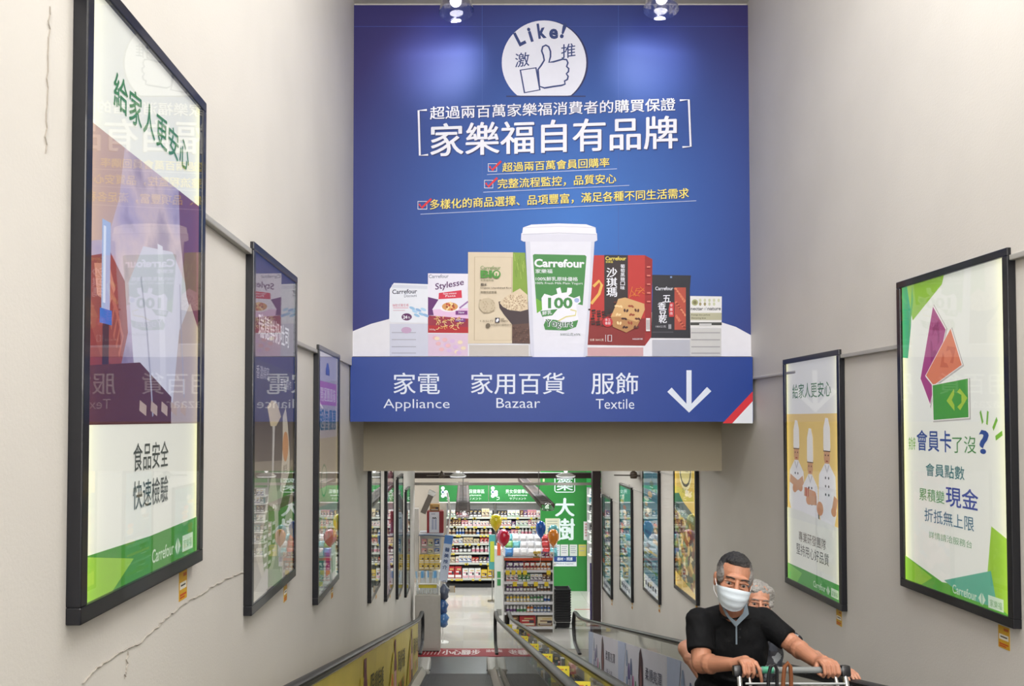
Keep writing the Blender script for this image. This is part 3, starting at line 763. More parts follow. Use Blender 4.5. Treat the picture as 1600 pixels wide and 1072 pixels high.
# ------------------------------------------------------------------ light boxes along the walls
def lightbox(side, y0, key, label, group, art, s=.5, edge=1.5, glass=True, sticker=True, w=PW, h=PH):
    """side -1: left wall (reads from near to far), +1: right wall (reads from far to near)"""
    X = XL if side < 0 else XR; inw = -side
    org = V((X, y0, ZB[key]))
    stk = STK[key]
    t = empty('light_box', org, label=label, cat='light box', group=group)
    D = PD
    b = .04
    fr = MB()
    xs = sorted((0, inw * D))
    for (ya, yb, za, zb) in ((0, w, 0, b * 1.2), (0, w, h - b, h), (0, b, b * 1.2, h - b), (w - b, w, b * 1.2, h - b)):
        fr.rbox((xs[0], ya, za), (xs[1], yb, zb), M_BLACKMETAL, r=.004)
    fr.build('frame', parent=t)
    xs2 = sorted((inw * .002, inw * .0262))
    MB().box((xs2[0], b * .8, b * .8), (xs2[1], w - b * .8, h - b * .8), M_WHITE).build('light_panel', parent=t)
    iw, ih = w - 2 * b, h - 2.2 * b
    if side < 0: o, r = V((inw * .0265, b, h - b)), V((0, iw, 0))
    else: o, r = V((inw * .0265, w - b, h - b)), V((0, -iw, 0))
    cv = plane_canvas(o, r, V((0, 0, -ih)), V((inw, 0, 0)), lambda c: lightbox_mat(c, s, edge), step=.00006)
    art(cv); cv.build(t)
    if glass:
        xs3 = sorted((inw * (D - .006), inw * (D - .003)))
        MB().box((xs3[0], b * .7, b * .9), (xs3[1], w - b * .7, h - b * .7), M_FRAMEGLASS).build('glass_pane', parent=t)
    MB().tube([V((inw * .018, (w * .22 if side > 0 else .06) + .0 + .014 * sin(a), h + .004 + .016 - .016 * cos(a))) for a in [i * pi / 4 for i in range(8)]], .003, M_STEEL, closed=True, n=5).build('hanging_hook', parent=t)
    if sticker:
        ys_ = y0 + (w - .15 if side < 0 else .09)
        sx = sorted((X, X + inw * .003))
        so = V((X, ys_, ZB[key] - .13))
        st = empty('asset_sticker', so, label='small yellow label on the wall under the ' + stk, cat='sticker', group='yellow labels under the light boxes')
        xx = sorted((0, inw * .0015))
        MB().box((xx[0], 0, 0), (xx[1], .085, .11), mat((206, 160, 36), .5)).build('paper', parent=st)
        c2 = plane_canvas(V((inw * .0016, 0 if side < 0 else .085, .11)), V((0, .085 if side < 0 else -.085, 0)), V((0, 0, -.11)), V((inw, 0, 0)), lambda c: mat(c, .5))
        c2.rect(.08, .38, .92, .62, (232, 228, 214)); c2.rect(.2, .46, .8, .52, (70, 66, 60)); c2.rect(.5, .08, .92, .2, (180, 90, 30)); c2.rect(.1, .78, .9, .84, (190, 60, 30)); c2.rect(.1, .88, .7, .93, (190, 60, 30))
        c2.build(st)
    return t

STK = {'L1': 'laboratory light box', 'L2': 'milk and toast light box', 'L3': 'purple banded light box', 'L4': 'grey food light box', 'L5': 'rose pink light box',
       'L6': 'teal and yellow light box', 'L7': 'last left wall light box', 'R1': 'light box with coloured cards', 'R2': 'light box with three cooks', 'R3': 'golden light box',
       'R4': 'teal light box beside the golden one', 'R5': 'middle teal light box', 'R6': 'farthest greenish light box'}
WB = (238, 240, 232)
GR1, GR2 = (72, 148, 60), (150, 200, 70)
def logo(cv, x, y, w_, white=(206, 226, 204)):
    x += w_ * .12; w_ *= .86
    """store wordmark, two facing arrows with a letter c between them, and the small white name tab"""
    h = w_ * .16 / cv.asp * 1.3
    cv.text('Carrefour', (x, y), (x + w_ * .5, y), h * .55, white, .01)
    cx = x + w_ * .6
    cv.poly([(cx - w_ * .07, y - h * .25), (cx - .004, y - h * .62), (cx - .004, y + h * .12)], white)
    cv.poly([(cx + w_ * .07, y - h * .25), (cx + .004, y - h * .62), (cx + .004, y + h * .12)], white)
    cv.rect(x + w_ * .72, y - h * .62, x + w_, y + h * .1, white)
    cv.text('家樂福', (x + w_ * .75, y), (x + w_ * .97, y), h * .42, (96, 160, 90))
def art_L1(cv):
    cv.rect(0, 0, 1, 1, WB)
    # photograph of a food laboratory
    cv.poly([(0, .222), (1, .222), (1, .715), (0, .715)], collage_mat('printed_photo', [(108, 98, 130), (150, 140, 168), (176, 160, 168), (128, 116, 140)], 2.2, 4, emit=.42, seed=7, kind='noise'))
    cv.poly([(0, .222), (.26, .222), (.22, .32), (.14, .4), (0, .42)], (188, 160, 150))
    cv.poly([(.3, .46), (.42, .38), (.7, .36), (.92, .44), (.98, .715), (.4, .715), (.34, .58)], (196, 198, 216))
    cv.poly([(.55, .36), (.6, .36), (.66, .7), (.6, .7)], (208, 210, 226))
    cv.poly([(.76, .222), (1, .222), (1, .52), (.86, .44), (.78, .32)], (110, 62, 92))
    cv.poly([(.7, .715), (.78, .52), (.9, .45), (1, .5), (1, .715)], (176, 164, 168))
    cv.poly([(0, .5), (.1, .53), (.22, .6), (.3, .715), (0, .715)], (122, 52, 58))
    cv.poly([(.03, .44), (.16, .42), (.27, .46), (.3, .55), (.24, .62), (.1, .6), (.03, .55)], (138, 70, 70))
    cv.poly([(.05, .45), (.15, .44), (.2, .48), (.16, .51), (.07, .5)], (190, 130, 114))
    for i in range(4): cv.line([(.12 + i * .03, .46 + i * .02), (.2 + i * .02, .5 + i * .02), (.17 + i * .02, .55 + i * .015)], .012, (170, 100, 90))
    cv.rect(.1, .37, .16, .52, (160, 178, 218)); cv.rect(.11, .38, .127, .51, (214, 222, 242))
    cv.rect(.09, .52, .175, .545, (60, 110, 200)); cv.rect(.11, .545, .155, .63, (56, 40, 60))
    cv.poly([(.0, .62), (.4, .6), (.7, .66), (.7, .715), (0, .715)], (84, 44, 52))
    cv.line([(.4, .44), (.46, .54), (.5, .64), (.52, .7)], .012, (160, 162, 184))
    cv.line([(.78, .42), (.8, .52), (.84, .66)], .012, (164, 164, 186))
    for i in range(5): cv.line([(.4 + i * .1, .68), (.46 + i * .1, .69)], .02, (180, 160, 150), asp=1)
    for i, c in enumerate('給家人更安心'):
        cv.text(c, (.17 + i * .118, .165 + .004 * (i % 2)), (.17 + i * .118 + .105, .165), .062, (58, 128, 66), .01)
    cv.text('食品安全', (.35, .802), (.67, .802), .052, (58, 70, 70), .006)
    cv.text('快速檢驗', (.35, .872), (.67, .872), .052, (58, 70, 70), .006)
    cv.poly([(0, .925), (.5, .93), (1, .925), (1, 1), (0, 1)], GR1)
    cv.poly([(0, .925), (.36, .96), (.2, 1), (0, 1)], GR2)
    logo(cv, .46, .985, .5)
def art_L2(cv):
    cv.rect(0, 0, 1, 1, (92, 78, 96))
    cv.poly([(0, .3), (1, .32), (1, .62), (0, .6)], (98, 88, 92)); cv.poly([(0, .6), (1, .62), (1, 1), (0, 1)], (150, 140, 132))
    cv.poly([(.0, .78), (.5, .72), (1, .66), (1, 1), (0, 1)], (186, 178, 168))
    cv.text('瑞穗鮮奶吐司', (.12, .238), (.86, .238), .07, (236, 236, 244), .01)
    cv.text('香濃綿密', (.08, .36), (.36, .36), .04, (206, 200, 206)); cv.text('手工製作', (.64, .38), (.94, .38), .034, (226, 222, 226))
    # milk poured over toast
    cv.poly([(.42, .42), (.54, .42), (.5, .52), (.47, .68), (.44, .68), (.45, .52)], (222, 218, 216))
    cv.poly([(.32, .44), (.42, .42), (.56, .43), (.66, .47), (.54, .5), (.4, .5)], (232, 214, 180))
    cv.poly([(.45, .64), (.52, .66), (.58, .72), (.6, .8), (.56, .88), (.5, .94), (.26, .97), (.1, .88), (.2, .8), (.34, .72)], (214, 206, 190))
    cv.poly([(.2, .84), (.36, .74), (.5, .76), (.54, .86), (.42, .93), (.28, .95)], (134, 150, 96))
    for i in range(5):
        for j in range(3): cv.rect(.26 + j * .1, .8 + i * .028, .32 + j * .1, .81 + i * .028, (226, 226, 214))
    cv.poly([(.7, .47), (.78, .44), (.84, .5), (.9, .6), (.88, .72), (.7, .76), (.66, .68), (.7, .58)], (232, 222, 206))
    cv.ell(.78, .57, .08, .05, (224, 160, 110)); cv.text('鮮乳', (.72, .66), (.84, .66), .03, (90, 70, 60))
    cv.poly([(.6, .78), (.78, .7), (.96, .64), (1, .7), (.8, .8), (.62, .86)], (96, 120, 66))
    cv.poly([(.64, .86), (.84, .84), (1, .86), (1, .95), (.7, .96)], (208, 198, 180))
    cv.poly([(.02, .98), (.3, .93), (.7, .97), (1, .9), (1, 1), (0, 1)], (206, 200, 190))
def art_L3(cv):
    cv.rect(0, 0, 1, 1, (196, 186, 196))
    cv.poly([(0, 0), (1, 0), (1, .1), (0, .13)], (206, 200, 222)); cv.rect(.36, .06, .56, .09, (60, 70, 150)); cv.ell(.46, .06, .07, .025, (60, 90, 190))
    cv.rect(.06, .12, .94, .22, (196, 110, 190)); cv.text('開運團圓箱', (.12, .205), (.88, .205), .06, (240, 226, 244), .008)
    cv.text('超值優惠', (.08, .33), (.92, .33), .09, (32, 106, 150), .02)
    cv.poly([(0, .36), (1, .36), (1, .66), (0, .64)], (190, 176, 160))
    cv.ell(.3, .54, .14, .07, (100, 140, 110)); cv.ell(.3, .54, .12, .06, (206, 196, 176))
    cv.poly([(0, .64), (1, .66), (1, .76), (0, .74)], (120, 160, 140))
    for i in range(8): cv.rect(.05 + i * .115, .7, .14 + i * .115, .8, [(150, 170, 140), (206, 170, 140), (120, 150, 130), (214, 190, 170)][i % 4])
    cv.rect(0, .8, 1, .88, (160, 130, 100)); cv.rect(0, .88, 1, 1, (196, 206, 196))
    cv.rect(.06, .83, .3, .97, (60, 140, 120)); cv.rect(.4, .85, .62, .96, (190, 60, 120)); cv.rect(.7, .84, .92, .97, (80, 150, 90)); cv.ell(.86, .78, .1, .04, (230, 206, 60))
def art_R1(cv):
    cv.rect(0, 0, 1, 1, WB)
    cv.poly([(0, 0), (.12, 0), (.1, .16), (.06, .285), (0, .28)], (62, 168, 130))
    cv.poly([(.06, .0), (.46, 0), (.44, .03), (.12, .14), (.1, .1)], (150, 196, 66))
    cv.poly([(.12, 0), (.13, .06), (.1, .14), (.07, .2)], (96, 176, 96))
    def card(pts, c, c2):
        cx = sum(p[0] for p in pts) / 4; cy = sum(p[1] for p in pts) / 4
        cv.poly([(cx + (x - cx) * 1.07 + .008, cy + (y - cy) * 1.07 + .004) for x, y in pts], (190, 186, 180))
        cv.poly([(cx + (x - cx) * 1.05, cy + (y - cy) * 1.05) for x, y in pts], (246, 240, 236))
        cv.poly(pts, c)
        # two facing arrows of the emblem
        def L(u, v_):
            a = [pts[0][i] + (pts[1][i] - pts[0][i]) * u for i in (0, 1)]; b = [pts[3][i] + (pts[2][i] - pts[3][i]) * u for i in (0, 1)]
            return (a[0] + (b[0] - a[0]) * v_, a[1] + (b[1] - a[1]) * v_)
        cv.poly([L(.4, .5), L(.62, .2), L(.62, .36), L(.55, .5), L(.62, .64), L(.62, .8)], c2)
        cv.poly([L(.98, .5), L(.78, .22), L(.7, .3), L(.82, .4), L(.82, .6), L(.7, .7), L(.78, .8)], c2)
    card([(.20, .37), (.345, .105), (.47, .2), (.3, .47)], (170, 70, 130), (150, 50, 112))
    card([(.26, .36), (.52, .2), (.62, .335), (.34, .4)], (222, 130, 92), (206, 110, 76))
    card([(.33, .4), (.675, .385), (.675, .52), (.335, .53)], (76, 158, 56), (168, 200, 60))
    for a in ((.78, .5, .8, .54), (.845, .5, .835, .545), (.92, .525, .885, .56), (.96, .572, .905, .59)): cv.line([(a[0], a[1]), (a[2], a[3])], .014, (120, 180, 60))
    BL_, TL = (40, 76, 150), (30, 110, 116)
    cv.text('辦', (.055, .648), (.135, .646), .05, (110, 170, 60)); cv.text('會員卡', (.15, .648), (.51, .648), .078, BL_, .01)
    cv.text('了沒', (.52, .648), (.74, .645), .06, (70, 140, 76)); cv.text('?', (.765, .645), (.85, .645), .082, BL_, .02)
    cv.text('會員點數', (.245, .742), (.63, .742), .048, TL, .008)
    cv.text('累積變', (.17, .838), (.435, .838), .047, (86, 150, 80), .004); cv.text('現金', (.45, .843), (.75, .843), .072, (46, 70, 156), .012)
    cv.text('折抵無上限', (.225, .915), (.71, .915), .05, (50, 104, 130), .004)
    cv.text('詳情請洽服務台', (.27, .975), (.69, .975), .026, (110, 156, 110))
def fix_R1(cv):
    art_scaled(cv, art_R1, .0, .86)
    cv.poly([(0, .92), (.4, .968), (.8, .95), (1, .97), (1, 1), (0, 1)], (88, 168, 60))
    cv.poly([(.86, .76), (1, .79), (1, 1), (.9, .98), (.82, .9)], (158, 204, 66))
    cv.poly([(.42, .96), (.85, .888), (.9, .99), (.6, .99)], (96, 178, 150))
    cv.poly([(0, .92), (.3, .965), (.18, 1), (0, 1)], (140, 196, 60))
    logo(cv, .44, .99, .52)
class Scaled:
    """view of a canvas squeezed vertically"""
    def __init__(s, cv, a, b): s.cv = cv; s.a = a; s.k = b - a; s.asp = cv.asp * (b - a); s.cur = 'artwork'
    def y(s, v): return s.a + v * s.k
    def P(s, pts): return [(x, s.y(y)) for x, y in pts]
    def poly(s, pts, c): s.cv.poly(s.P(pts), c)
    def rect(s, x0, y0, x1, y1, c): s.cv.rect(x0, s.y(y0), x1, s.y(y1), c)
    def ell(s, cx, cy, rx, ry, c, **k): s.cv.ell(cx, s.y(cy), rx, ry * s.k, c, **k)
    def line(s, pts, w_, c, **k): s.cv.line(s.P(pts), w_, c, **k)
    def text(s, t, bl, br, h, c, bold=0.0, **k): s.cv.text(t, (bl[0], s.y(bl[1])), (br[0], s.y(br[1])), h * s.k, c, bold)
def art_scaled(cv, fn, a, b):
    cv.rect(0, 0, 1, 1, WB); fn(Scaled(cv, a, b))
def art_R2(cv):
    cv.rect(0, 0, 1, 1, (232, 232, 230))
    cv.poly([(.0, .235), (1, .235), (1, .715), (0, .69)], (230, 200, 130))
    cv.text('給家人更安心', (.13, .165), (.87, .165), .066, (60, 112, 62), .006)
    # three cooks in white
    def chef(x, top, fy, w_, base, arms):
        cv.poly([(x - w_ * .5, fy - .015), (x - w_ * .46, top + .03), (x - w_ * .16, top - .012), (x + w_ * .2, top - .01), (x + w_ * .46, top + .03), (x + w_ * .5, fy - .015)], (238, 236, 236))
        cv.ell(x, fy + .02, w_ * .44, .04, (206, 158, 126), n=20)
        cv.poly([(x - w_ * .5, fy + .0), (x - w_ * .44, fy - .022), (x + w_ * .44, fy - .022), (x + w_ * .5, fy + .0)], (70, 44, 36))
        cv.poly([(x - w_ * .46, fy - .004), (x + w_ * .46, fy - .004), (x + w_ * .48, fy - .035), (x - w_ * .48, fy - .035)], (238, 236, 236))
        for dx in (-.2, .2): cv.ell(x + dx * w_, fy + .015, w_ * .07, .004, (60, 36, 30), n=8)
        cv.line([(x - w_ * .14, fy + .04), (x + w_ * .14, fy + .04)], .006, (160, 70, 60))
        cv.poly([(x - w_ * .3, fy + .05), (x + w_ * .3, fy + .05), (x + w_ * 1.15, fy + .1), (x + w_ * 1.3, fy + .24), (x + w_ * .9, base), (x - w_ * .9, base), (x - w_ * 1.3, fy + .24), (x - w_ * 1.15, fy + .1)], (232, 232, 238))
        cv.line([(x - w_ * .3, fy + .055), (x, fy + .085), (x + w_ * .3, fy + .055)], .012, (190, 190, 200))
        for k in range(3):
            for dx in (-.22, .22): cv.ell(x + dx * w_, fy + .11 + k * .035, .012, .006, (40, 44, 60), n=8)
        for (a, b, c, d) in arms: cv.line([(a, b), (c, d)], .07, (202, 156, 128), asp=1.8); cv.ell(c, d, .045, .02, (206, 150, 116), n=12)
    chef(.2, .275, .395, .125, .68, [(.06, .53, .28, .565), (.34, .53, .16, .575)])
    chef(.79, .265, .395, .125, .71, [(.94, .58, .9, .64)])
    chef(.48, .31, .45, .12, .71, [(.36, .58, .55, .59), (.6, .61, .44, .615)])
    cv.line([(.4, .56), (.4, .6)], .02, (180, 40, 40)); cv.line([(.44, .56), (.44, .6)], .014, (180, 40, 40)); cv.line([(.62, .62), (.64, .69)], .02, (50, 50, 60)); cv.ell(.66, .64, .06, .03, (206, 150, 116))
    cv.poly([(0, .67), (.3, .672), (1, .7), (1, .75), (0, .75)], (226, 228, 226))
    cv.rect(0, .715, 1, 1, (232, 234, 228))
    cv.text('專業研發團隊', (.24, .81), (.76, .81), .046, (84, 70, 66), .004)
    cv.text('堅持用心好品質', (.19, .872), (.81, .872), .05, (60, 64, 66), .004)
    cv.poly([(0, .93), (1, .93), (1, 1), (0, 1)], (78, 158, 78)); cv.poly([(0, .93), (.3, .95), (.2, 1), (0, 1)], (120, 190, 90))
    logo(cv, .46, .985, .52)
def art_gold(cv):
    cv.rect(0, 0, 1, 1, (232, 198, 90))
    cv.ell(.52, .17, .3, .13, (250, 240, 180)); cv.ell(.52, .16, .27, .115, (60, 66, 50)); cv.ell(.52, .155, .23, .1, (240, 226, 150)); cv.text('Free', (.36, .17), (.68, .17), .03, (60, 60, 40)); cv.text('活力好', (.36, .32), (.66, .32), .035, (110, 60, 40))
    cv.poly([(0, .34), (.2, .33), (.4, .38), (.7, .42), (1, .46), (1, 1), (0, 1)], collage_mat('printed_collage', [(60, 76, 66), (150, 120, 60), (96, 60, 50), (196, 170, 96), (110, 130, 70), (206, 196, 150), (140, 96, 54)], 9, 22, emit=.5, seed=3))
    cv.poly([(0, .34), (.2, .33), (.4, .38), (.7, .42), (1, .46), (1, .52), (.5, .5), (0, .45)], (64, 92, 90)); cv.text('天然健康', (.1, .47), (.9, .5), .035, (170, 200, 190), .004)
    cv.poly([(0, .9), (.4, .93), (1, .97), (1, 1), (0, 1)], (222, 190, 110))
def art_teal(seed, tint):
    def f(cv):
        cv.rect(0, 0, 1, 1, tint)
        rr = random.Random(seed)
        for i in range(16):
            x = .12 + .7 * rr.random(); y = .1 + .74 * i / 16
            c = rr.choice([(190, 110, 70), (206, 176, 120), (40, 60, 70), (226, 224, 214), (96, 60, 50), (60, 110, 90)])
            cv.ell(x, y, .1 + .08 * rr.random(), .014 + .014 * rr.random(), c, n=14)
            cv.rect(x - .12, y + .025, x + .1, y + .031, (226, 236, 236))
        for i in range(5): cv.rect(.08, .5 + i * .075, .92, .51 + i * .075 + .02 * rr.random(), rr.choice([(150, 190, 200), (96, 140, 90), (60, 96, 120), (190, 176, 110)]))
        cv.poly([(0, .88), (1, .9), (1, 1), (0, 1)], (232, 240, 244))
        for i in range(5): cv.rect(.1 + i * .16, .93, .21 + i * .16, .965, (60, 76, 90))
    return f
def art_coll(cols, seed, sx=7, sy=20, band=None):
    def f(cv):
        cv.rect(0, 0, 1, 1, collage_mat('printed_collage', cols, sx, sy, emit=.4, seed=seed))
        if band:
            for (a, b, c) in band: cv.rect(.0, a, 1, b, c)
    return f
lightbox(-1, LEFT[0][0], 'L1', 'black framed light box with laboratory picture and two lines of dark words', 'light boxes on the left wall', art_L1, s=.46)
lightbox(-1, LEFT[1][0], 'L2', 'black framed light box with dark milk and toast picture', 'light boxes on the left wall', art_L2, s=.34, edge=.5)
lightbox(-1, LEFT[2][0], 'L3', 'black framed light box with purple band and teal words', 'light boxes on the left wall', art_L3, s=.45, w=.94)
lightbox(-1, LEFT[3][0], 'L4', 'black framed light box with grey food picture, first behind the beam', 'light boxes on the left wall beyond the beam', art_coll([(70, 80, 76), (120, 130, 120), (150, 156, 140), (90, 100, 96), (176, 176, 160)], 1), s=.3, w=.95)
lightbox(-1, LEFT[4][0], 'L5', 'black framed light box with rose pink picture', 'light boxes on the left wall beyond the beam', art_coll([(160, 70, 96), (196, 120, 140), (120, 60, 90), (206, 150, 160), (110, 100, 150)], 2, 6, 14), s=.3, w=.95)
lightbox(-1, LEFT[5][0], 'L6', 'black framed light box with teal top and yellow foot', 'light boxes on the left wall beyond the beam', art_coll([(80, 140, 150), (60, 100, 110), (150, 176, 190), (100, 120, 130)], 3, 5, 12, [(.74, .86, (196, 176, 70)), (.0, .1, (110, 180, 180))]), s=.34, w=.92)
lightbox(-1, LEFT[6][0], 'L7', 'black framed light box with grey green picture, last before the shop floor', 'light boxes on the left wall beyond the beam', art_coll([(90, 120, 110), (150, 160, 150), (60, 70, 80), (176, 186, 180)], 4, 5, 12, [(.72, .84, (170, 170, 80))]), s=.3, w=.8)
lightbox(1, RIGHT[0][0], 'R1', 'black framed light box with three coloured cards and blue green words', 'light boxes on the right wall', fix_R1, s=.46)
lightbox(1, RIGHT[1][0], 'R2', 'black framed light box with three cooks in tall white hats', 'light boxes on the right wall', art_R2, s=.44)
lightbox(1, RIGHT[2][0], 'R3', 'black framed light box with golden top and crowded food picture', 'light boxes on the right wall beyond the beam', art_gold, s=.62)
lightbox(1, RIGHT[3][0], 'R4', 'black framed teal light box with white foot, beside the golden one', 'light boxes on the right wall beyond the beam', art_teal(5, (70, 132, 150)), s=.5)
lightbox(1, RIGHT[4][0], 'R5', 'black framed teal light box in the middle of the three teal ones', 'light boxes on the right wall beyond the beam', art_teal(8, (66, 130, 140)), s=.5)
lightbox(1, RIGHT[5][0], 'R6', 'black framed greenish light box at the far end of the right wall', 'light boxes on the right wall beyond the beam', art_teal(9, (74, 120, 116)), s=.36, w=1.0)

# ------------------------------------------------------------------ moving walkways
HH = .95
def rail_path(off=0.0, top=True):
    """handrail centre line in the y,z plane"""
    pts = []
    y = -2.9
    pts.append((-3.6, 3.07 + .2126 * 2.9 + HH - .02))
    while y < 13.6:
        pts.append((y, 3.07 - .2126 * y + HH)); y += .55
    pts += [(13.8, 1.093), (14.1, 1.035), (14.4, .99), (14.75, .965)]
    c = (14.82, .965 - .3); pts2 = []
    for i in range(1, 10):
        a = pi / 2 - i * pi / 10
        pts2.append((c[0] + .3 * cos(a), c[1] + .3 * sin(a)))
    pts += pts2 + [(14.7, .37), (14.3, .36)]
    return pts
def mwalk(xl, xr, name, label, leftw):
    t = empty('moving_walkway', (0, 0, 0), label=label, cat='moving walkway', group='two sloping walkways')
    for si, (x, inn) in enumerate(((xl, 1), (xr, -1))):
        P = rail_path()
        MB().tube([V((x, a, b)) for a, b in P], .018, M_HANDRAIL, n=10, sx=2.0, ref=(1, 0, 0)).build('handrail', parent=t, smooth=True)
        Q = P[:-11]
        MB().tube([V((x, a, b - .028)) for a, b in Q], .014, M_STEEL, n=4, sx=1.6, ref=(1, 0, 0)).build('rail_profile', parent=t)
        # glass panels between joints
        ys = [-3.0 + 1.25 * i for i in range(14)]
        for i in range(len(ys) - 1):
            a, b = ys[i] + .004, ys[i + 1] - .004
            za, zb = 3.07 - .2126 * a, 3.07 - .2126 * b
            MB().prism([(x - .005, a, za + .1), (x - .005, b, zb + .1), (x - .005, b, zb + HH - .035), (x - .005, a, za + HH - .035)], M_WALKGLASS, (.01, 0, 0)).build('glass_panel', parent=t)
        a = ys[-1] + .004
        end = [(a, 3.07 - .2126 * a + .1), (14.6, .1), (14.8, .38)] + [(14.8 + (c - 14.82) * .93, .665 + (d - .665) * .93) for c, d in reversed(P[-11:-2])] + [(14.4, .95), (13.9, 1.03), (a, 3.07 - .2126 * a + HH - .035)]
        MB().prism([(x - .005, c, d) for c, d in end], M_WALKGLASS, (.01, 0, 0)).build('glass_panel', parent=t)
        # skirt, inner deck and end cap
        skx = sorted((x, x + inn * .11))
        prof = [(x - .03 * 1, .1), (x + inn * .05, .11), (x + inn * .13, .03), (x + inn * .13, -.12), (x - .03, -.12)]
        m = MB(); n = len(prof)
        ring = [(-3.0, Zp(-3.0)), (13.9, Zp(13.9)), (14.35, .03), (14.75, .02)]
        vs = [V((px_, yy, zz + pz)) for yy, zz in ring for px_, pz in prof]
        fs = []
        for i in range(3):
            for k in range(n): fs.append((i * n + k, i * n + (k + 1) % n, (i + 1) * n + (k + 1) % n, (i + 1) * n + k))
        fs += [tuple(range(n)), tuple(range(3 * n, 4 * n))]
        m.add(vs, fs, M_STEEL2); m.build('inner_deck', parent=t)
        MB().rbox((min(x, x + inn * .16) - .01, 14.1, -.02), (max(x, x + inn * .16) + .01, 14.85, .16), mat((176, 174, 168), .4), r=.04).build('end_cap', parent=t)
        MB().cyl((x + inn * .16, 14.2, .11), (x + inn * .185, 14.2, .11), .012, M_RUBBER).build('brush_fixing', parent=t)
    a, b = xl + .12, xr - .12
    # pallets: one mesh shared by all
    pm = MB(); wd = b - a
    pm.box((0, 0, -.03), (wd, .396, -.004), M_PALLET)
    for i in range(int(wd / .03)): pm.box((.01 + i * .03, 0, -.004), (.022 + i * .03, .396, .004), M_PALLET)
    first = None
    sl = atan2(-.2126, 1); ln = sqrt(1 + .2126 ** 2)
    y = -3.0; k = 0
    while y < 13.9:
        if first is None: first = o = pm.build('pallet', parent=t)
        else:
            o = first.copy(); COL.objects.link(o)
        o.location = (a, y, 3.07 - .2126 * y); o.rotation_euler = (sl, 0, 0)
        y += .4 / ln; k += 1
    MB().rbox((a, 14.2, -.01), (b, 15.35, .012), mat((116, 118, 122), .35, .75, var=.08, scale=6), r=.004).build('landing_plate', parent=t)
    cb = MB(); cb.box((a, 14.1, -.01), (b, 14.2, .016), mat((190, 190, 188), .3, .8))
    cb.build('comb_plate', parent=t)
    return t

M_HANDRAIL = mat((34, 33, 35), .42)
M_WALKGLASS = glass_mat('balustrade_glass', (.95, .96, .94), .03, .02, power=7)
M_STEEL2 = mat((168, 166, 158), .3, .7)
M_PALLET = mat((58, 60, 66), .45, .5)
XA, XB, XC, XD = -.85, .50, .735, 1.95
w1 = mwalk(XA, XB, 'down', 'near moving walkway sloping down along the left wall, empty', True)
w2 = mwalk(XC, XD, 'up', 'moving walkway along the right wall, carrying two people and a cart', False)
# sloping structure that carries both walkways
m = MB()
def wedge(x0, x1, dz, name, mt, parent=None, thick=.3):
    P = [(-3.0, Zp(-3.0) + dz), (14.1, dz), (14.1, min(0, dz) - .02), (12.6, min(0, dz) - .02), (-3.0, Zp(-3.0) + dz - thick - .4)]
    return MB().prism([(x0, a, b) for a, b in P], mt, (x1 - x0, 0, 0)).build(name, parent=parent)
sl_ = tag(wedge(XL, XR, -.13, 'floor_ramp', mat((96, 96, 98), .5)), kind='structure')
wedge(XL, XA - .03, .62, 'side_deck', mat((150, 148, 142), .35, .6), sl_, .5)
wedge(XD + .03, XR, .2, 'side_deck', mat((168, 166, 160), .35, .5), sl_, .3)
struct('floor_landing', MB().box((XL, 14.1, -.3), (XR, 15.9, -.02), mat((120, 118, 114), .5)).box((XB + .03, 14.2, -.02), (XC - .03, 15.4, .0), mat((180, 178, 172), .4)).box((XL, 14.8, -.02), (XA - .02, 15.4, 0), mat((180, 178, 172), .4)).box((XD + .02, 14.8, -.02), (XR, 15.4, 0), mat((180, 178, 172), .4)))
# advertising strips fixed behind the balustrade glass
def strip(x, inw, ya, yb, top, bot, mt, drawing, parent, mirror=False):
    za, zb = 3.07 - .2126 * ya, 3.07 - .2126 * yb
    x = x + inw * .0205; xx = x
    th = .003
    MB().prism([(xx, ya, za + bot), (xx, yb, zb + bot), (xx, yb, zb + top), (xx, ya, za + top)], mt, (th * -inw, 0, 0)).build('advert_strip', parent=parent)
    L = yb - ya; dz = V((0, 0, bot - top))
    if inw > 0: o, r = V((xx + .0003, ya, za + top)), V((0, L, zb - za))
    else: o, r = V((xx - .0003, yb, zb + top)), V((0, -L, za - zb))
    cv = plane_canvas(o, r, dz, V((inw, 0, 0)), lambda c: mat(c, .45)); cv.asp = .78 / L
    drawing(cv, L); cv.build(parent)
def ad_yellow(cv, L):
    n = int(L / 2.4)
    for i in range(n):
        b = i / n; s = 1 / n
        cv.poly([(b + .02 * s, 1), (b + .3 * s, .2), (b + .5 * s, .3), (b + .5 * s, 1)], (196, 180, 60))
        # bottle
        cv.poly([(b + .34 * s, 1), (b + .34 * s, .4), (b + .37 * s, .2), (b + .37 * s, .04), (b + .43 * s, .04), (b + .43 * s, .2), (b + .46 * s, .4), (b + .46 * s, 1)], (112, 62, 70))
        cv.rect(b + .35 * s, .5, b + .45 * s, .8, (206, 160, 160))
        cv.poly([(b + .22 * s, 1), (b + .22 * s, .62), (b + .24 * s, .5), (b + .28 * s, .5), (b + .3 * s, .62), (b + .3 * s, 1)], (206, 110, 50))
        for j, c in enumerate('限量特惠'): cv.text(c, (b + (.54 + j * .1) * s, .56 + .04 * (j % 2)), (b + (.63 + j * .1) * s, .56), .3, (60, 62, 54), .01)
        for j in range(5): cv.ell(b + (.56 + j * .08) * s, .82, .02 * s, .1, [(60, 120, 60), (210, 120, 60), (150, 50, 60)][j % 3], n=10)
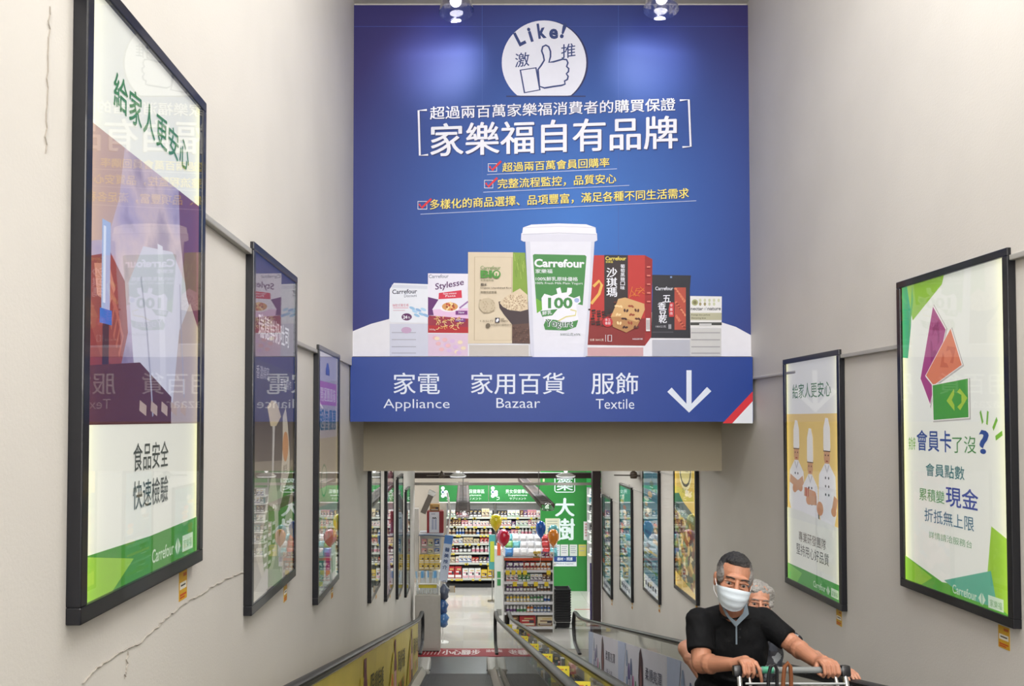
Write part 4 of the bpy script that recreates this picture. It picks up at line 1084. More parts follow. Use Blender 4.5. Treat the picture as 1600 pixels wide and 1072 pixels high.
def ad_lilac(cv, L):
    n = max(1, int(L / 2.6))
    for i in range(n):
        b = i / n; s = 1 / n
        cv.poly([(b, 0), (b + .2 * s, 0), (b + .12 * s, 1), (b, 1)], (196, 208, 236))
        for j, (x, c) in enumerate(((.2, (150, 166, 196)), (.25, (112, 96, 160)), (.3, (96, 110, 150)), (.345, (206, 120, 170)), (.4, (96, 150, 110)))):
            h = [.12, .35, .25, .55, .62][j]
            cv.poly([(b + x * s, 1), (b + x * s, h + .15), (b + (x + .012) * s, h), (b + (x + .03) * s, h), (b + (x + .042) * s, h + .15), (b + (x + .042) * s, 1)], c)
            cv.rect(b + (x + .008) * s, h + .3, b + (x + .034) * s, h + .5, (226, 226, 236))
        cv.poly([(b + .5 * s, 1), (b + .48 * s, .5), (b + .5 * s, .1), (b + .53 * s, .0), (b + .57 * s, .2), (b + .58 * s, .6), (b + .56 * s, 1)], (70, 44, 56))
        cv.poly([(b + .52 * s, .9), (b + .51 * s, .5), (b + .53 * s, .3), (b + .55 * s, .5), (b + .545 * s, .9)], (150, 100, 100))
        for j, c in enumerate('柔順亮澤'): cv.text(c, (b + (.62 + j * .075) * s, .5), (b + (.685 + j * .075) * s, .5), .2, (84, 84, 110), .01)
        for j, c in enumerate('新上市'): cv.text(c, (b + (.66 + j * .06) * s, .8), (b + (.71 + j * .06) * s, .8), .13, (120, 116, 140))
strip(XA - .012, 1, -2.5, 13.6, HH - .05, .13, mat((202, 184, 84), .4, var=.18, scale=3), ad_yellow, w1)
strip(XD + .012, -1, -2.5, 13.2, HH - .17, .13, mat((228, 228, 240), .4, var=.04, scale=2), ad_lilac, w2)
# brown-grey backing seen through the top of the right glass

# ------------------------------------------------------------------ pharmacy behind the landing
YB_ = 21.6
def Z(py, Y): return onY(760, py, Y).z
def Xp(px, Y): return onY(px, 800, Y).x
PALX = {'white': (228, 228, 226), 'red': (176, 44, 48), 'pink': (214, 140, 156), 'blue': (52, 92, 158), 'yellow': (214, 182, 60), 'green': (70, 132, 78),
        'purple': (104, 66, 120), 'orange': (206, 116, 50), 'brown': (112, 76, 56), 'teal': (60, 130, 140), 'black': (44, 44, 50), 'cream': (214, 200, 168)}
def prod_box(c1, c2):
    """unit carton: face panel, band and small print as coloured relief"""
    m = MB(); a, b = mat(PALX[c1], .35), mat(PALX[c2], .35)
    m.rbox((-.5, -.5, 0), (.5, .5, 1), a, r=.03)
    m.box((-.44, -.507, .08), (.44, -.5, .3), b); m.box((-.34, -.507, .5), (.1, -.5, .62), b); m.box((-.2, -.507, .72), (.36, -.5, .84), mat((206, 180, 120), .4)); m.box((.1, -.509, .34), (.4, -.5, .6), mat((60, 50, 60), .4)); m.box((-.35, -.512, .2), (.35, -.506, .26), mat((240, 240, 236), .4))
    return m
def prod_bottle(c1, c2):
    m = MB(); a, b = mat(PALX[c1], .25), mat(PALX[c2], .35)
    m.lathe([(.42, 0), (.46, .03), (.46, .6), (.4, .7), (.22, .78), (.22, .82)], a, n=12)
    m.lathe([(.26, .82), (.27, .86), (.26, 1), (.0, 1)], mat((236, 236, 236), .4), n=12)
    m.lathe([(.468, .12), (.468, .5)], b, n=12)
    return m
KINDS = {}
def product(shape, c1, c2, x, y, z, w_, d_, h_, label, group):
    k = (shape, c1, c2)
    if k not in KINDS:
        o = (prod_box if shape == 'box' else prod_bottle)(c1, c2).build('carton' if shape == 'box' else 'bottle', smooth=(shape != 'box'))
        KINDS[k] = o
    else:
        o = KINDS[k].copy(); COL.objects.link(o)
    o.location = (x, y, z); o.scale = (w_, d_, h_); o['label'] = label; o['category'] = 'box' if shape == 'box' else 'bottle'; o['group'] = group
    return o
ONES = 'first second third fourth fifth sixth seventh eighth ninth tenth eleventh twelfth thirteenth fourteenth fifteenth sixteenth seventeenth eighteenth nineteenth twentieth twenty-first twenty-second twenty-third twenty-fourth twenty-fifth twenty-sixth'.split()
ORD = ['top', 'second', 'third', 'fourth', 'fifth', 'sixth', 'bottom']

# tall wall shelving, two bays
bz = [Z(p, YB_) for p in (808, 822, 835.5, 849, 863.5, 879.5, 904)]
for bay, (pa, pb, bn) in enumerate(((697, 774, 'left'), (775, 848, 'right'))):
    xa_, xb_ = Xp(pa, YB_), Xp(pb, YB_)
    t = empty('shelving_unit', ((xa_ + xb_) / 2, YB_, 0), label='tall white pharmacy shelving against the back wall, %s bay' % bn, cat='shelf', group='pharmacy wall shelving')
    W2 = (xb_ - xa_) / 2; zt = Z(799, YB_)
    pbox('back_panel', (-W2, .42, 0), (W2, .45, zt + .28), mat((206, 206, 206), .5), t); pbox('gap_shade_sheet', (-W2 + .03, .36, .1), (W2 - .03, .42, zt - .02), mat((62, 60, 60), .6), t)  # the dark inner sheet paints the shade seen in gaps between the goods
    for sx_ in (-1, 1): pbox('upright', (sx_ * W2 - (.0 if sx_ < 0 else .03), .38, 0), (sx_ * W2 + (.03 if sx_ < 0 else 0), .42, zt + .28), mat((160, 160, 160), .4, .3), t)
    pbox('plinth', (-W2, .06, 0), (W2, .4, .1), mat((40, 40, 42), .6), t)
    for i, z in enumerate(bz):
        sh = pbox('shelf', (-W2 + .01, .0, z - .03), (W2 - .01, .42, z), mat((120, 118, 116), .4), t)  # board colour darkened to stand for the shade under each shelf
        pbox('price_rail', (-W2 + .01, -.012, z - .045), (W2 - .01, 0, z + .005), mat((196, 200, 190), .4), sh)
        pbox('shelf_shadow_gap', (-W2 + .02, .39, z + .02), (W2 - .02, .415, z + .05), mat((150, 150, 150), .5), sh) if False else None
        for k in range(RND.randint(3, 6)):
            xx = RND.uniform(-W2 + .05, W2 - .12)
            pbox('price_tag', (xx, -.022, z - .06), (xx + .06, -.013, z - .01), mat((206, 186, 70), .5), sh)
    zs_ = bz + [0]
    tops = [zt + .02] + bz
    for i, z in enumerate(bz):
        nth = 0; x = xa_ + .04; room = (zt + .1 if i == 0 else bz[i - 1] - .04) - z
        pal = [('red', 'white'), ('white', 'red'), ('pink', 'white'), ('purple', 'white'), ('white', 'blue'), ('brown', 'cream'), ('white', 'pink'), ('cream', 'brown'), ('black', 'white'), ('white', 'green')]
        if i == 6: pal = [('blue', 'white'), ('red', 'white'), ('white', 'pink'), ('teal', 'white'), ('yellow', 'brown'), ('green', 'white'), ('white', 'teal')]
        while x < xb_ - .08:
            c1, c2 = RND.choice(pal); n = RND.randint(1, 3)
            w_ = RND.uniform(.075, .115) if i < 6 else RND.uniform(.13, .2)
            shape = 'bottle' if (i in (2, 4) and RND.random() < .55) else 'box'
            h_ = min(room * .9, RND.uniform(.6, .84) * room)
            for q in range(n):
                if x + w_ > xb_ - .03: break
                product(shape, c1, c2, x + w_ / 2, YB_ + .09, z, w_ * .93, .14, h_, '%s and %s %s, %s from left, %s shelf, %s pharmacy wall bay' % (c1, c2, 'carton' if shape == 'box' else 'bottle', ONES[min(nth, 25)], ORD[i], bn), '%s %s goods, %s shelf, %s wall bay' % (c1, c2, ORD[i], bn))
                x += w_; nth += 1
            x += RND.choice([0, 0, .012])
            if x > xb_ - .1: break
# green header boards above
def zh(py): return Z(py, YB_ + .1)
for i, (a, b, txts) in enumerate(((686, 763, [('男女保健專區', 720, 757, 771), ('Supplement', 726, 752, 776), ('サプリメント', 722, 752, 781)]), (764, 846, [('男女保健專區', 790, 826, 771), ('Supplement', 794, 824, 776), ('サプリメント', 796, 822, 781)]))):
    Yh = YB_ + .1
    o3 = V((Xp(a, Yh), Yh, zh(784)))
    t = empty('header_board', o3, label='green shop header with white writing over the %s shelving bay' % ('left', 'right')[i], cat='sign', group='green headers over the wall shelving')
    MB().rbox((0, 0, 0), (Xp(b, Yh) - o3.x, .05, zh(758) - o3.z), mat((44, 124, 62), .4), r=.006).build('sign_board', parent=t)
    MB().box((0, .01, -.03), (Xp(b, Yh) - o3.x, .05, -.004), M_WHITE).build('lower_trim', parent=t)
    cv = Canvas(lambda u, v, o3=o3: onY(u, v, Yh - .0005) - o3, (0, -1, 0), lambda c: mat(c, .5))
    for s_, x0, x1, y_ in txts: cv.text(s_, (x0, y_), (x1, y_), 6.4 if y_ == 771 else 3.8, (222, 236, 226), .004)
    cx = a + 6
    for dx, dy in ((0, 762), (0, 768), (0, 774), (5, 768), (5, 772)): cv.ell(cx + dx, dy + 1, 3, 3, (214, 228, 232), n=14)
    cv.ell(cx, 769, 1.6, 1.6, (40, 80, 120), n=10); cv.line([(cx + 6, 777), (cx + 10, 777), (cx + 10, 780), (cx + 6, 781)], .9, (222, 236, 226))
    cv.build(t)
# green pharmacy wall with white characters
YG = 21.2
gx0, gx1 = Xp(845, YG), Xp(921, YG)
og = V((gx0, YG, 0))
t = empty('green_partition', og, label='tall green pharmacy partition with three large white characters', cat='partition')
MB().box((0, 0, 0), (gx1 - gx0, .12, 3.3), mat((38, 128, 52), .45, var=.04)).build('panel', parent=t)
cv = Canvas(lambda u, v: onY(u, v, YG - .001) - og, (0, -1, 0), lambda c: mat(c, .5))
WG = (218, 232, 232)
cv.line([(867, 747), (867, 767), (869, 769), (896, 769), (898, 767), (898, 747)], 1.4, WG)
cv.text('藥', (870, 766.5), (895, 766.5), 20, WG, .02); cv.text('大', (868, 807), (897, 807), 28, WG, .03); cv.text('樹', (868, 844), (897, 844), 33, WG, .03)
cv.rect(852, 810, 874, 845, (206, 206, 180)); 
for k in range(7): cv.rect(855, 814 + k * 4, 871, 815 + k * 4, (140, 150, 140))
cv.rect(848, 748, 851, 753, (190, 190, 150))
cv.build(t)
def notice(a, b, c, d, col, lab, kind='notice', lines=4, Y=YG, word=None, wcol=None, name='notice_sheet'):
    o3 = onY(a, d, Y - .006)
    n = empty(name, o3, label=lab, cat='notice')
    x1 = onY(b, d, Y - .006).x - o3.x; z1 = onY(a, c, Y - .006).z - o3.z
    MB().rbox((0, 0, 0), (x1, .005, z1), mat(col, .5), r=.001).build('sheet', parent=n)
    k = plane_canvas((0, -.001, z1), (x1, 0, 0), (0, 0, -z1), (0, -1, 0), lambda c_: mat(c_, .5))
    if word: 
        for (s_, q) in word: k.text(s_, (q[0], q[1]), (q[2], q[1]), q[3], q[4], .004)
    else:
        for i in range(lines): k.rect(.14, .15 + .7 * i / lines, .84 - .1 * (i % 2), .15 + .7 * i / lines + .06, (150, 156, 170))
    k.build(n); return n
notice(864, 875, 851, 869, (206, 214, 222), 'white paper notice on the green wall, nearest the balloons')
notice(876, 888, 851, 869, (214, 216, 214), 'white paper notice in the middle of the row on the green wall')
notice(890, 902, 851, 869, (206, 212, 206), 'white paper notice right of the middle one on the green wall')
notice(904, 916, 851, 869, (196, 190, 96), 'yellow paper notice on the green wall', lines=2)
notice(865, 901, 870.5, 885, (226, 232, 236), 'white edged blue sign below the paper notices', name='department_sign', Y=YG - .01,
       word=None, lines=0)
o3 = onY(866, 880, YG - .03)
dsg = bpy.data.objects.get('department_sign')
x1 = onY(900, 880, YG - .03).x - o3.x; z1 = onY(866, 871.5, YG - .03).z - o3.z
MB().rbox((.01, -.012, .12), (x1 + .02, -.004, .12 + z1), mat((26, 66, 130), .4), r=.003).build('blue_panel', parent=dsg)
k = plane_canvas((0.03, -.013, .12 + z1), (x1 - .04, 0, 0), (0, 0, -z1), (0, -1, 0), lambda c_: mat(c_, .5))
k.text('器材・照護', (.12, .78), (.88, .78), .6, (230, 236, 240), .01); k.build(dsg)
k = plane_canvas((0.03, -.002, .11), (x1 - .04, 0, 0), (0, 0, -.09), (0, -1, 0), lambda c_: mat(c_, .5)); k.text('Medical Supplies', (.08, .8), (.92, .8), .55, (40, 80, 130)); k.build(dsg)
notice(912, 919, 815, 844, (228, 226, 226), 'tall white sign with red characters at the right of the green wall', name='notice_board', word=[(c_, (.25, .2 + i * .15, .75, .1, (190, 40, 50))) for i, c_ in enumerate('請洽服務台')])
# goods seen through the gap at the right end
x0, x1 = Xp(922, 20.8), Xp(936, 20.8)
t = empty('shelving_unit', ((x0 + x1) / 2, 20.8, 0), label='narrow shelving end in the gap right of the green wall', cat='shelf')
pbox('back_panel', (-.15, .3, 0), (.5, .33, 3.1), mat((190, 190, 190), .5), t)
zl = [Z(p, 20.8) for p in (775, 787, 800, 815, 831, 848, 868)]
for i, z in enumerate(zl):
    pbox('shelf', (-.14, 0, z - .03), (.5, .3, z), M_WHITE, t)
    for q in range(3):
        c1, c2 = RND.choice([('white', 'blue'), ('black', 'white'), ('teal', 'white'), ('white', 'green')])
        product('box', c1, c2, (x0 + x1) / 2 - .06 + q * .1, 20.9, z, .09, .15, .17, '%s and %s carton, %s from left, %s shelf, right of the green wall' % (c1, c2, ONES[q], ORD[i]), '%s %s goods, %s shelf, narrow unit' % (c1, c2, ORD[i]))
MB().rbox((-.2, -.02, zl[0] + .22), (.5, .02, 3.15), mat((30, 140, 60), .4), r=.004).build('green_header', parent=t)

# island gondola end in front
YE = 17.1
ex0, ex1 = Xp(787, YE), Xp(864, YE)
t = empty('end_display', ((ex0 + ex1) / 2, YE, 0), label='white end-of-aisle shelving full of small bottles and cartons', cat='shelf')
W2 = (ex1 - ex0) / 2
ez = [Z(p, YE) for p in (872.5, 891, 909, 925, 941, 957.5, 979.5)]
pbox('back_panel', (-W2, .4, 0), (W2, .43, Z(855, YE)), M_WHITE, t)
for s_ in (-1, 1): pbox('side_panel', (s_ * W2 - .012, .0, 0), (s_ * W2 + .012, .43, Z(868, YE)), mat((206, 206, 204), .4), t)
pbox('plinth', (-W2, .03, 0), (W2, .4, ez[6] - .03), mat((120, 112, 104), .6), t)
WE = ex0 + W2
for i, z in enumerate(ez):
    sh = pbox('shelf', (-W2 + .012, 0, z - .03), (W2 - .012, .4, z), mat((218, 218, 220), .35), t)
    pbox('price_rail', (-W2 + .012, -.014, z - .045), (W2 - .012, 0, z + .008), mat((206, 84, 46) if i == 0 else (222, 222, 226), .35), sh)
    for k in range((0, 5, 4, 0, 0, 0, 1)[i]):
        xx = -W2 + .04 + k * (.12 if i == 1 else .22) + (0 if i == 1 else .15)
        if i == 1 and k == 4: xx = W2 - .14
        pbox('price_tag', (xx, -.03, z - .09), (xx + .085, -.02, z + .0), mat((228, 200, 50), .5), sh)
    if i == 1:
        for k in range(9): pbox('price_tag', (-W2 + .1 + k * .115, -.026, z + .105), (-W2 + .18 + k * .115, -.018, z + .155), M_WHITE, sh)
rows = {0: [('yellow', 'black')] * 2 + [('purple', 'white')] * 2 + [('white', 'pink')] * 2 + [('orange', 'cream')] * 2, 1: [('purple', 'white'), ('red', 'cream'), ('orange', 'white')], 2: [('white', 'red'), ('green', 'white'), ('white', 'purple'), ('brown', 'white')],
        3: [('purple', 'white'), ('brown', 'white'), ('white', 'brown')], 4: [('yellow', 'white'), ('yellow', 'white'), ('green', 'white'), ('white', 'blue')], 5: [('white', 'purple'), ('white', 'green'), ('orange', 'white'), ('blue', 'white'), ('blue', 'white')]}
for i in range(6):
    x = ex0 + .05; pal = rows[i]; j = 0
    lim = ex1 - .06
    if i == 0: x = ex0 + .62
    room = (ez[i - 1] - .05 - ez[i]) if i else .17
    while x < lim:
        seq = min(len(pal) - 1, int((x - ex0) / (ex1 - ex0) * len(pal)))
        c1, c2 = pal[seq] if i != 0 else pal[min(j, len(pal) - 1)]
        w_ = .072 if i not in (0, 2) else .085
        shape = 'bottle' if i in (3, 4, 5) else 'box'
        product(shape, c1, c2, x + w_ / 2, YE + .08, ez[i], w_ * .92, w_ if shape == 'bottle' else .12, room * RND.uniform(.76, .86), '%s and %s %s, %s from left, %s shelf of the end display' % (c1, c2, 'carton' if shape == 'box' else 'bottle', ONES[min(j, 25)], ORD[i]), '%s %s goods on the %s shelf of the end display' % (c1, c2, ORD[i]))
        x += w_; j += 1
hb = ez[5] - ez[6] - .05
product('box', 'red', 'cream', ex0 + .5, YE + .2, ez[6], .34, .3, hb * .85, 'dark red carton on the bottom shelf of the end display', 'large cartons on the bottom shelf')
product('box', 'cream', 'brown', ex0 + .88, YE + .2, ez[6], .34, .3, hb * .8, 'kraft carton on the bottom shelf of the end display', 'large cartons on the bottom shelf')
product('box', 'brown', 'red', ex0 + .18, YE + .2, ez[6], .26, .3, hb * .85, 'brown carton on the bottom shelf of the end display', 'large cartons on the bottom shelf')
# sloping bin of bagged goods on top of the end display
bn = MB(); zt = ez[0]
bn.prism([(-W2, .02, zt + .02), (-W2, .38, zt + .02), (-W2, .38, zt + .47), (-W2, .3, zt + .47)], mat((226, 228, 232), .3), (.03, 0, 0))
bn.prism([(W2 - .03, .02, zt + .02), (W2 - .03, .38, zt + .02), (W2 - .03, .38, zt + .47), (W2 - .03, .3, zt + .47)], mat((226, 228, 232), .3), (.03, 0, 0))
bn.build('bin_side', parent=t)
TS = Matrix.Rotation(radians(-38), 4, 'X')
bagc = [('pale blue', (96, 160, 210)), ('orange', (206, 120, 60)), ('green', (130, 190, 110)), ('white', (226, 226, 228)), ('white', (232, 228, 226)), ('white', (222, 224, 230)), ('red', (190, 52, 50)), ('light blue', (70, 140, 206)), ('aqua', (110, 190, 200)), ('pink', (214, 150, 170))]
def bag_mesh(c):
    m = MB(); a = mat(c, .25, coat=.4); n = 6
    vs = []; fs = []
    for j in range(n + 1):
        for i in range(n + 1):
            u, v_ = i / n - .5, j / n - .5
            b = .035 * max(0, (1 - (2 * u) ** 4)) * max(0, (1 - (2 * v_) ** 4))
            vs.append(V((u * .17, -b + .006 * sin(i * 3 + j * 2), v_ * .2)))
    off = len(vs); vs += [V((p.x, -p.y + .01, p.z)) for p in vs]
    for j in range(n):
        for i in range(n):
            q = j * (n + 1) + i; fs.append((q, q + 1, q + n + 2, q + n + 1)); fs.append((off + q, off + q + n + 1, off + q + n + 2, off + q + 1))
    m.add(vs, fs, a); m.box((-.05, -.042, -.03), (.05, -.036, .03), mat([min(255, x + 40) for x in c], .3))
    return m
BAGS = {}
for r_ in range(3):
    for k in range(7):
        nm, c = bagc[(k * 3 + r_ * 5) % len(bagc)]
        if 2 <= k <= 4: nm, c = bagc[3 + (k % 3)]
        if k == 5: nm, c = bagc[6]
        if k == 0: nm, c = bagc[[7, 2, 8][r_]]
        if nm not in BAGS: o = BAGS[nm] = bag_mesh(c).build('snack_bag', smooth=True)
        else: o = BAGS[nm].copy(); COL.objects.link(o)
        o.location = (ex0 + .12 + k * .155, YE + .08 + r_ * .1, zt + .12 + r_ * .13); o.rotation_euler = (radians(-35 + RND.uniform(-6, 6)), 0, RND.uniform(-.15, .15))
        tag(o, '%s bag, %s from left, %s row of the bin on the end display' % (nm, ONES[k], ('front', 'middle', 'back')[r_]), 'bag', '%s bags in the top bin' % nm)
# slim green-edged panel at the left of the gondola
t = empty('aisle_panel', (Xp(779, 18.6), 18.6, 0), label='slim white aisle-end panel with green strips left of the end display', cat='panel')
wv = Xp(785, 18.6) - Xp(774, 18.6)
MB().rbox((-wv / 2, 0, 0), (wv / 2, .5, Z(858, 18.6)), mat((206, 208, 204), .5), r=.01).build('board', parent=t)
MB().box((-wv * .3, -.006, 0), (wv * .4, 0, .14), mat((140, 140, 136), .5)).build('kick_plate', parent=t)
for (a, b, c_) in ((893, 903, (60, 140, 80)), (905, 915, (60, 140, 80)), (848, 868, (206, 90, 60))):
    MB().box((-wv * .2, -.006, Z(b, 18.6)), (wv * .3, 0, Z(a, 18.6)), mat(c_, .5)).build('strip_label', parent=t)
# teal standing banner behind it
t = empty('hanging_strip', (Xp(769, 20), 20, 0), label='narrow teal and yellow banner between the wall bays', cat='banner')
MB().box((-.08, 0, Z(890, 20)), (.08, .02, Z(836, 20)), mat((70, 150, 150), .5)).build('cloth', parent=t)
MB().box((-.05, -.004, Z(878, 20)), (.05, 0, Z(846, 20)), mat((176, 186, 60), .5)).build('print', parent=t)
MB().cyl((0, .01, 0), (0, .01, Z(890, 20)), .012, M_STEEL).build('pole', parent=t); MB().cyl((0, .01, 0), (0, .01, .02), .12, M_STEEL).build('base', parent=t)

# balloons on sticks around the end display
def balloon(px, py, Y, c, c2, lab, rx=.125):
    p = onY(px, py, Y)
    t = empty('balloon', p, label=lab, cat='balloon', group='balloons on the end display')
    prof = [(0.0, .16), (.05, .152), (.09, .12), (.118, .07), (.125, .02), (.118, -.04), (.095, -.1), (.06, -.15), (.025, -.185), (.008, -.2)]
    m = MB(); m.lathe([(r * rx / .125, z) for r, z in reversed(prof)], mat(c, .18, coat=.6), n=20); m.build('skin', parent=t, smooth=True)
    if c2:
        m = MB(); m.lathe([(r * .93 * rx / .125, z * .93 - (.0)) for r, z in reversed(prof)], mat(c2[0], .2, coat=.4), n=20)
        o = m.build('inner_print', parent=t, smooth=True); o.location = c2[1]
    MB().cyl((0, 0, -.2), (0, 0, -.215), .006, mat(c, .3), r1=.016, n=8).build('knot', parent=t)
    MB().tube([V((0, 0, -.21)), V((.01, .02, -.4)), V((-.01, .06, -.75))], .004, M_WHITE, n=5).build('stick', parent=t)
balloon(775, 815, 16.9, (226, 210, 40), None, 'yellow balloon standing above the end display')
balloon(786, 839, 16.7, (226, 120, 160), ((200, 30, 60), (.02, -.03, -.005)), 'pink balloon with a red face at the left of the end display', .13)
balloon(845, 826, 16.9, (30, 96, 190), None, 'blue balloon at the right of the end display', .105)
balloon(865, 832, 16.9, (110, 190, 196), None, 'pale turquoise balloon behind the orange one', .12)
balloon(864.5, 839, 16.7, (230, 136, 40), None, 'orange balloon in front of the pale turquoise one', .115)

# stack of black baskets on a chrome trolley
Yb = 17.4
bx0, bx1 = Xp(867, Yb), Xp(891, Yb)
W2 = (bx1 - bx0) / 2; z0 = Z(981, Yb)
t = empty('basket_trolley', ((bx0 + bx1) / 2 + .03, Yb, 0), label='chrome wheeled base under the stack of black shopping baskets', cat='trolley')
for x in (-W2 - .02, W2 + .06):
    MB().tube([V((x, 0, .06)), V((x, 0, z0 + .12)), V((x * .95, .38, z0 + .12)), V((x, .42, .06))], .011, M_CHROME, n=7).build('side_frame', parent=t)
    for y in (0, .42):
        MB().cyl((x - .012, y, .035), (x + .012, y, .035), .035, M_RUBBER, n=14).build('caster', parent=t)
MB().tube([V((-W2 - .02, 0, z0 - .02)), V((W2 + .06, 0, z0 - .02))], .01, M_CHROME, n=6).tube([V((-W2 - .02, .42, z0 - .02)), V((W2 + .06, .42, z0 - .02))], .01, M_CHROME, n=6).tube([V((-W2 - .02, 0, z0 + .12)), V((W2 + .06, 0, z0 + .12))], .009, M_CHROME, n=6).build('cross_bar', parent=t)
bm_ = MB(); bk = mat((30, 30, 34), .4)
bw = W2
for s_ in (-1, 1):
    bm_.prism([(s_ * bw * .86, 0, 0), (s_ * bw, -.02, .16), (s_ * bw, .38, .16), (s_ * bw * .86, .36, 0)], bk, (-.01 * s_, 0, 0))
    bm_.box((s_ * bw - .012, -.025, .15), (s_ * bw + .012, .385, .17), bk)
bm_.prism([(-bw * .86, 0, 0), (bw * .86, 0, 0), (bw, -.02, .16), (-bw, -.02, .16)], bk, (0, .01, 0)); bm_.prism([(-bw * .86, .36, 0), (bw * .86, .36, 0), (bw, .38, .16), (-bw, .38, .16)], bk, (0, -.01, 0))
bm_.box((-bw, -.032, .15), (bw, -.012, .172), bk); bm_.box((-bw * .86, 0, 0), (bw * .86, .36, .008), bk)
for i in range(9): bm_.box((-bw * .8 + i * bw * .2 - .004, -.022, .02), (-bw * .8 + i * bw * .2 + .004, -.008, .15), bk)
nb = 13; ztop = Z(921, Yb); stp = (ztop - .17 - z0) / (nb - 1); first = None
for i in range(nb):
    if first is None: o = first = bm_.build('shopping_basket')
    else: o = first.copy(); COL.objects.link(o)
    o.location = ((bx0 + bx1) / 2, Yb + .02, z0 + i * stp)
    pos = 'topmost of' if i == nb - 1 else 'lowest of' if i == 0 else None
    tag(o, ('black plastic shopping basket, %s the nested stack on the trolley' % pos) if pos else 'black plastic shopping basket, %s from the top of the nested stack' % ONES[nb - 1 - i], 'basket', 'stacked shopping baskets')
tr = MB().box((0, 0, 0), (1, 1, 1), M_WHITE)
MB_ = thing('floor_marking', MB().box((Xp(897, 19.2), 19.15, .0), (Xp(926, 19.2), 19.2, .003), mat((150, 60, 56), .5)), 'short red line stuck on the floor right of the baskets', 'floor sticker')

# red mat with white printing at the foot of the walkway
t = empty('floor_mat', (-.9, 15.37, 0), label='red floor mat with white printed warning at the foot of the walkway', cat='mat')
MB().rbox((0, 0, .0), (2.0, .52, .012), mat((150, 36, 48), .6), r=.004).build('mat_body', parent=t)
cv = plane_canvas((0, .52, .0125), (2.0, 0, 0), (0, -.52, 0), (0, 0, 1), lambda c: mat(c, .5))
mw_ = (222, 206, 206)
cv.text('小心腳步', (.2, .82), (.56, .82), .62, mw_, .02); cv.text('請勿逗留', (.62, .5), (.8, .5), .34, mw_, .01)
cv.ell(.87, .5, .085, .36, mw_); cv.ell(.87, .5, .06, .25, (150, 36, 48)); cv.rect(.83, .42, .91, .58, mw_)
for i in range(5): cv.poly([(.02 + i * .034, .8), (.045 + i * .034, .2), (.05 + i * .034, .2), (.03 + i * .034, .8)], mw_)
cv.line([(.2, .12), (.56, .12)], .02, mw_)
cv.build(t)

# grey cabinet and the small displays standing on it and behind it
Yc = 15.65
cx0, cx1 = -1.03, Xp(688, Yc)
zc = Z(930, Yc)
t = empty('side_cabinet', ((cx0 + cx1) / 2, Yc, 0), label='tall beige grey cabinet at the end of the left wall', cat='cabinet')
W2 = (cx1 - cx0) / 2
MB().rbox((-W2, 0, .03), (W2, .5, zc), mat((176, 172, 164), .4), r=.012).build('body', parent=t)
MB().rbox((-W2 + .02, -.012, .08), (W2 - .03, 0, zc - .03), mat((182, 178, 171), .4), r=.004).build('door_panel', parent=t)
MB().box((-W2 + .02, .03, 0), (W2 - .02, .47, .03), M_RUBBER).build('plinth', parent=t)
MB().tube([V((-W2 + .02, .02, zc)), V((-W2 + .02, .02, zc + .16)), V((-W2 + .07, .02, zc + .21)), V((W2 - .07, .02, zc + .21)), V((W2 - .02, .02, zc + .16)), V((W2 - .02, .02, zc))], .014, M_WHITE, n=8).build('top_rail', parent=t)
for s_ in (-1, 1): MB().tube([V((s_ * (W2 - .02), .02, zc + .19)), V((s_ * (W2 - .02), .45, zc + .19)), V((s_ * (W2 - .02), .45, zc))], .012, M_WHITE, n=6).build('side_rail', parent=t)
MB().box((-W2 + .07, .035, zc + .13), (W2 - .07, .05, zc + .19), mat((206, 190, 60), .4)).build('yellow_strip', parent=t)
ccx = (cx0 + cx1) / 2
for i in range(11):
    o = MB()
    x = ccx - W2 + .06 + i * .04; ln_ = RND.uniform(-.06, .06)
    c = [(150, 190, 220), (214, 222, 228), (90, 160, 214)][i % 3]
    o.rbox((-.014, -.01, 0), (.014, .01, .42), mat((214, 220, 224), .25), r=.003); o.rbox((-.018, -.014, .3), (.018, .014, .43), mat(c, .3), r=.004)
    nm = ['pale blue', 'white', 'bright blue'][i % 3]
    ob = o.build('brush_pack', loc=(x, Yc + .12 + .05 * (i % 2), zc + .0)); ob.rotation_euler = (radians(-6), radians(RND.uniform(-9, 9)), 0)
    tag(ob, 'long %s topped pack, %s from left, in the rail on the grey cabinet' % (nm, ONES[i]), 'pack', '%s topped packs on the grey cabinet' % nm)
# display stand behind the cabinet
Yd = 16.75
dx0, dx1 = Xp(655, Yd), Xp(689, Yd)
t = empty('display_stand', (dx0, Yd, 0), label='white peg display stand behind the grey cabinet', cat='display stand')
dw = dx1 - dx0
pbox('back_board', (0, .3, 0), (dw, .33, Z(838, Yd)), mat((206, 206, 198), .5), t)
pbox('base', (0, 0, 0), (dw, .3, .4), M_WHITE, t)
pbox('tray', (-.02, 0, Z(894, Yd)), (dw, .3, Z(893, Yd)), M_WHITE, t)
pbox('top_shelf', (0, -.1, Z(835, Yd)), (dw + .05, .33, Z(833, Yd)), mat((206, 212, 222), .4), t)
MB().tube([V((0, -.1, Z(835.5, Yd))), V((dw * .5, -.2, Z(834, Yd))), V((dw * 1.25, -.12, Z(837, Yd)))], .012, mat((70, 90, 120), .4), n=6).build('wire_arm', parent=t)
pbox('side_post', (-.16, .1, Z(905, Yd)), (-.02, .3, Z(796, Yd)), mat((196, 192, 186), .5), t)
pz = [Z(890, Yd), Z(878.5, Yd)]
for r_ in range(2):
    for k in range(4):
        m = 'box'
        product('box', 'yellow', 'cream', dx0 + .05 + k * dw * .24, Yd + .06, pz[r_], dw * .22, .1, .145, 'yellow packet, %s from left, %s row of the peg display stand' % (ONES[k], ('lower', 'upper')[r_]), 'yellow packets, %s row' % ('lower', 'upper')[r_])
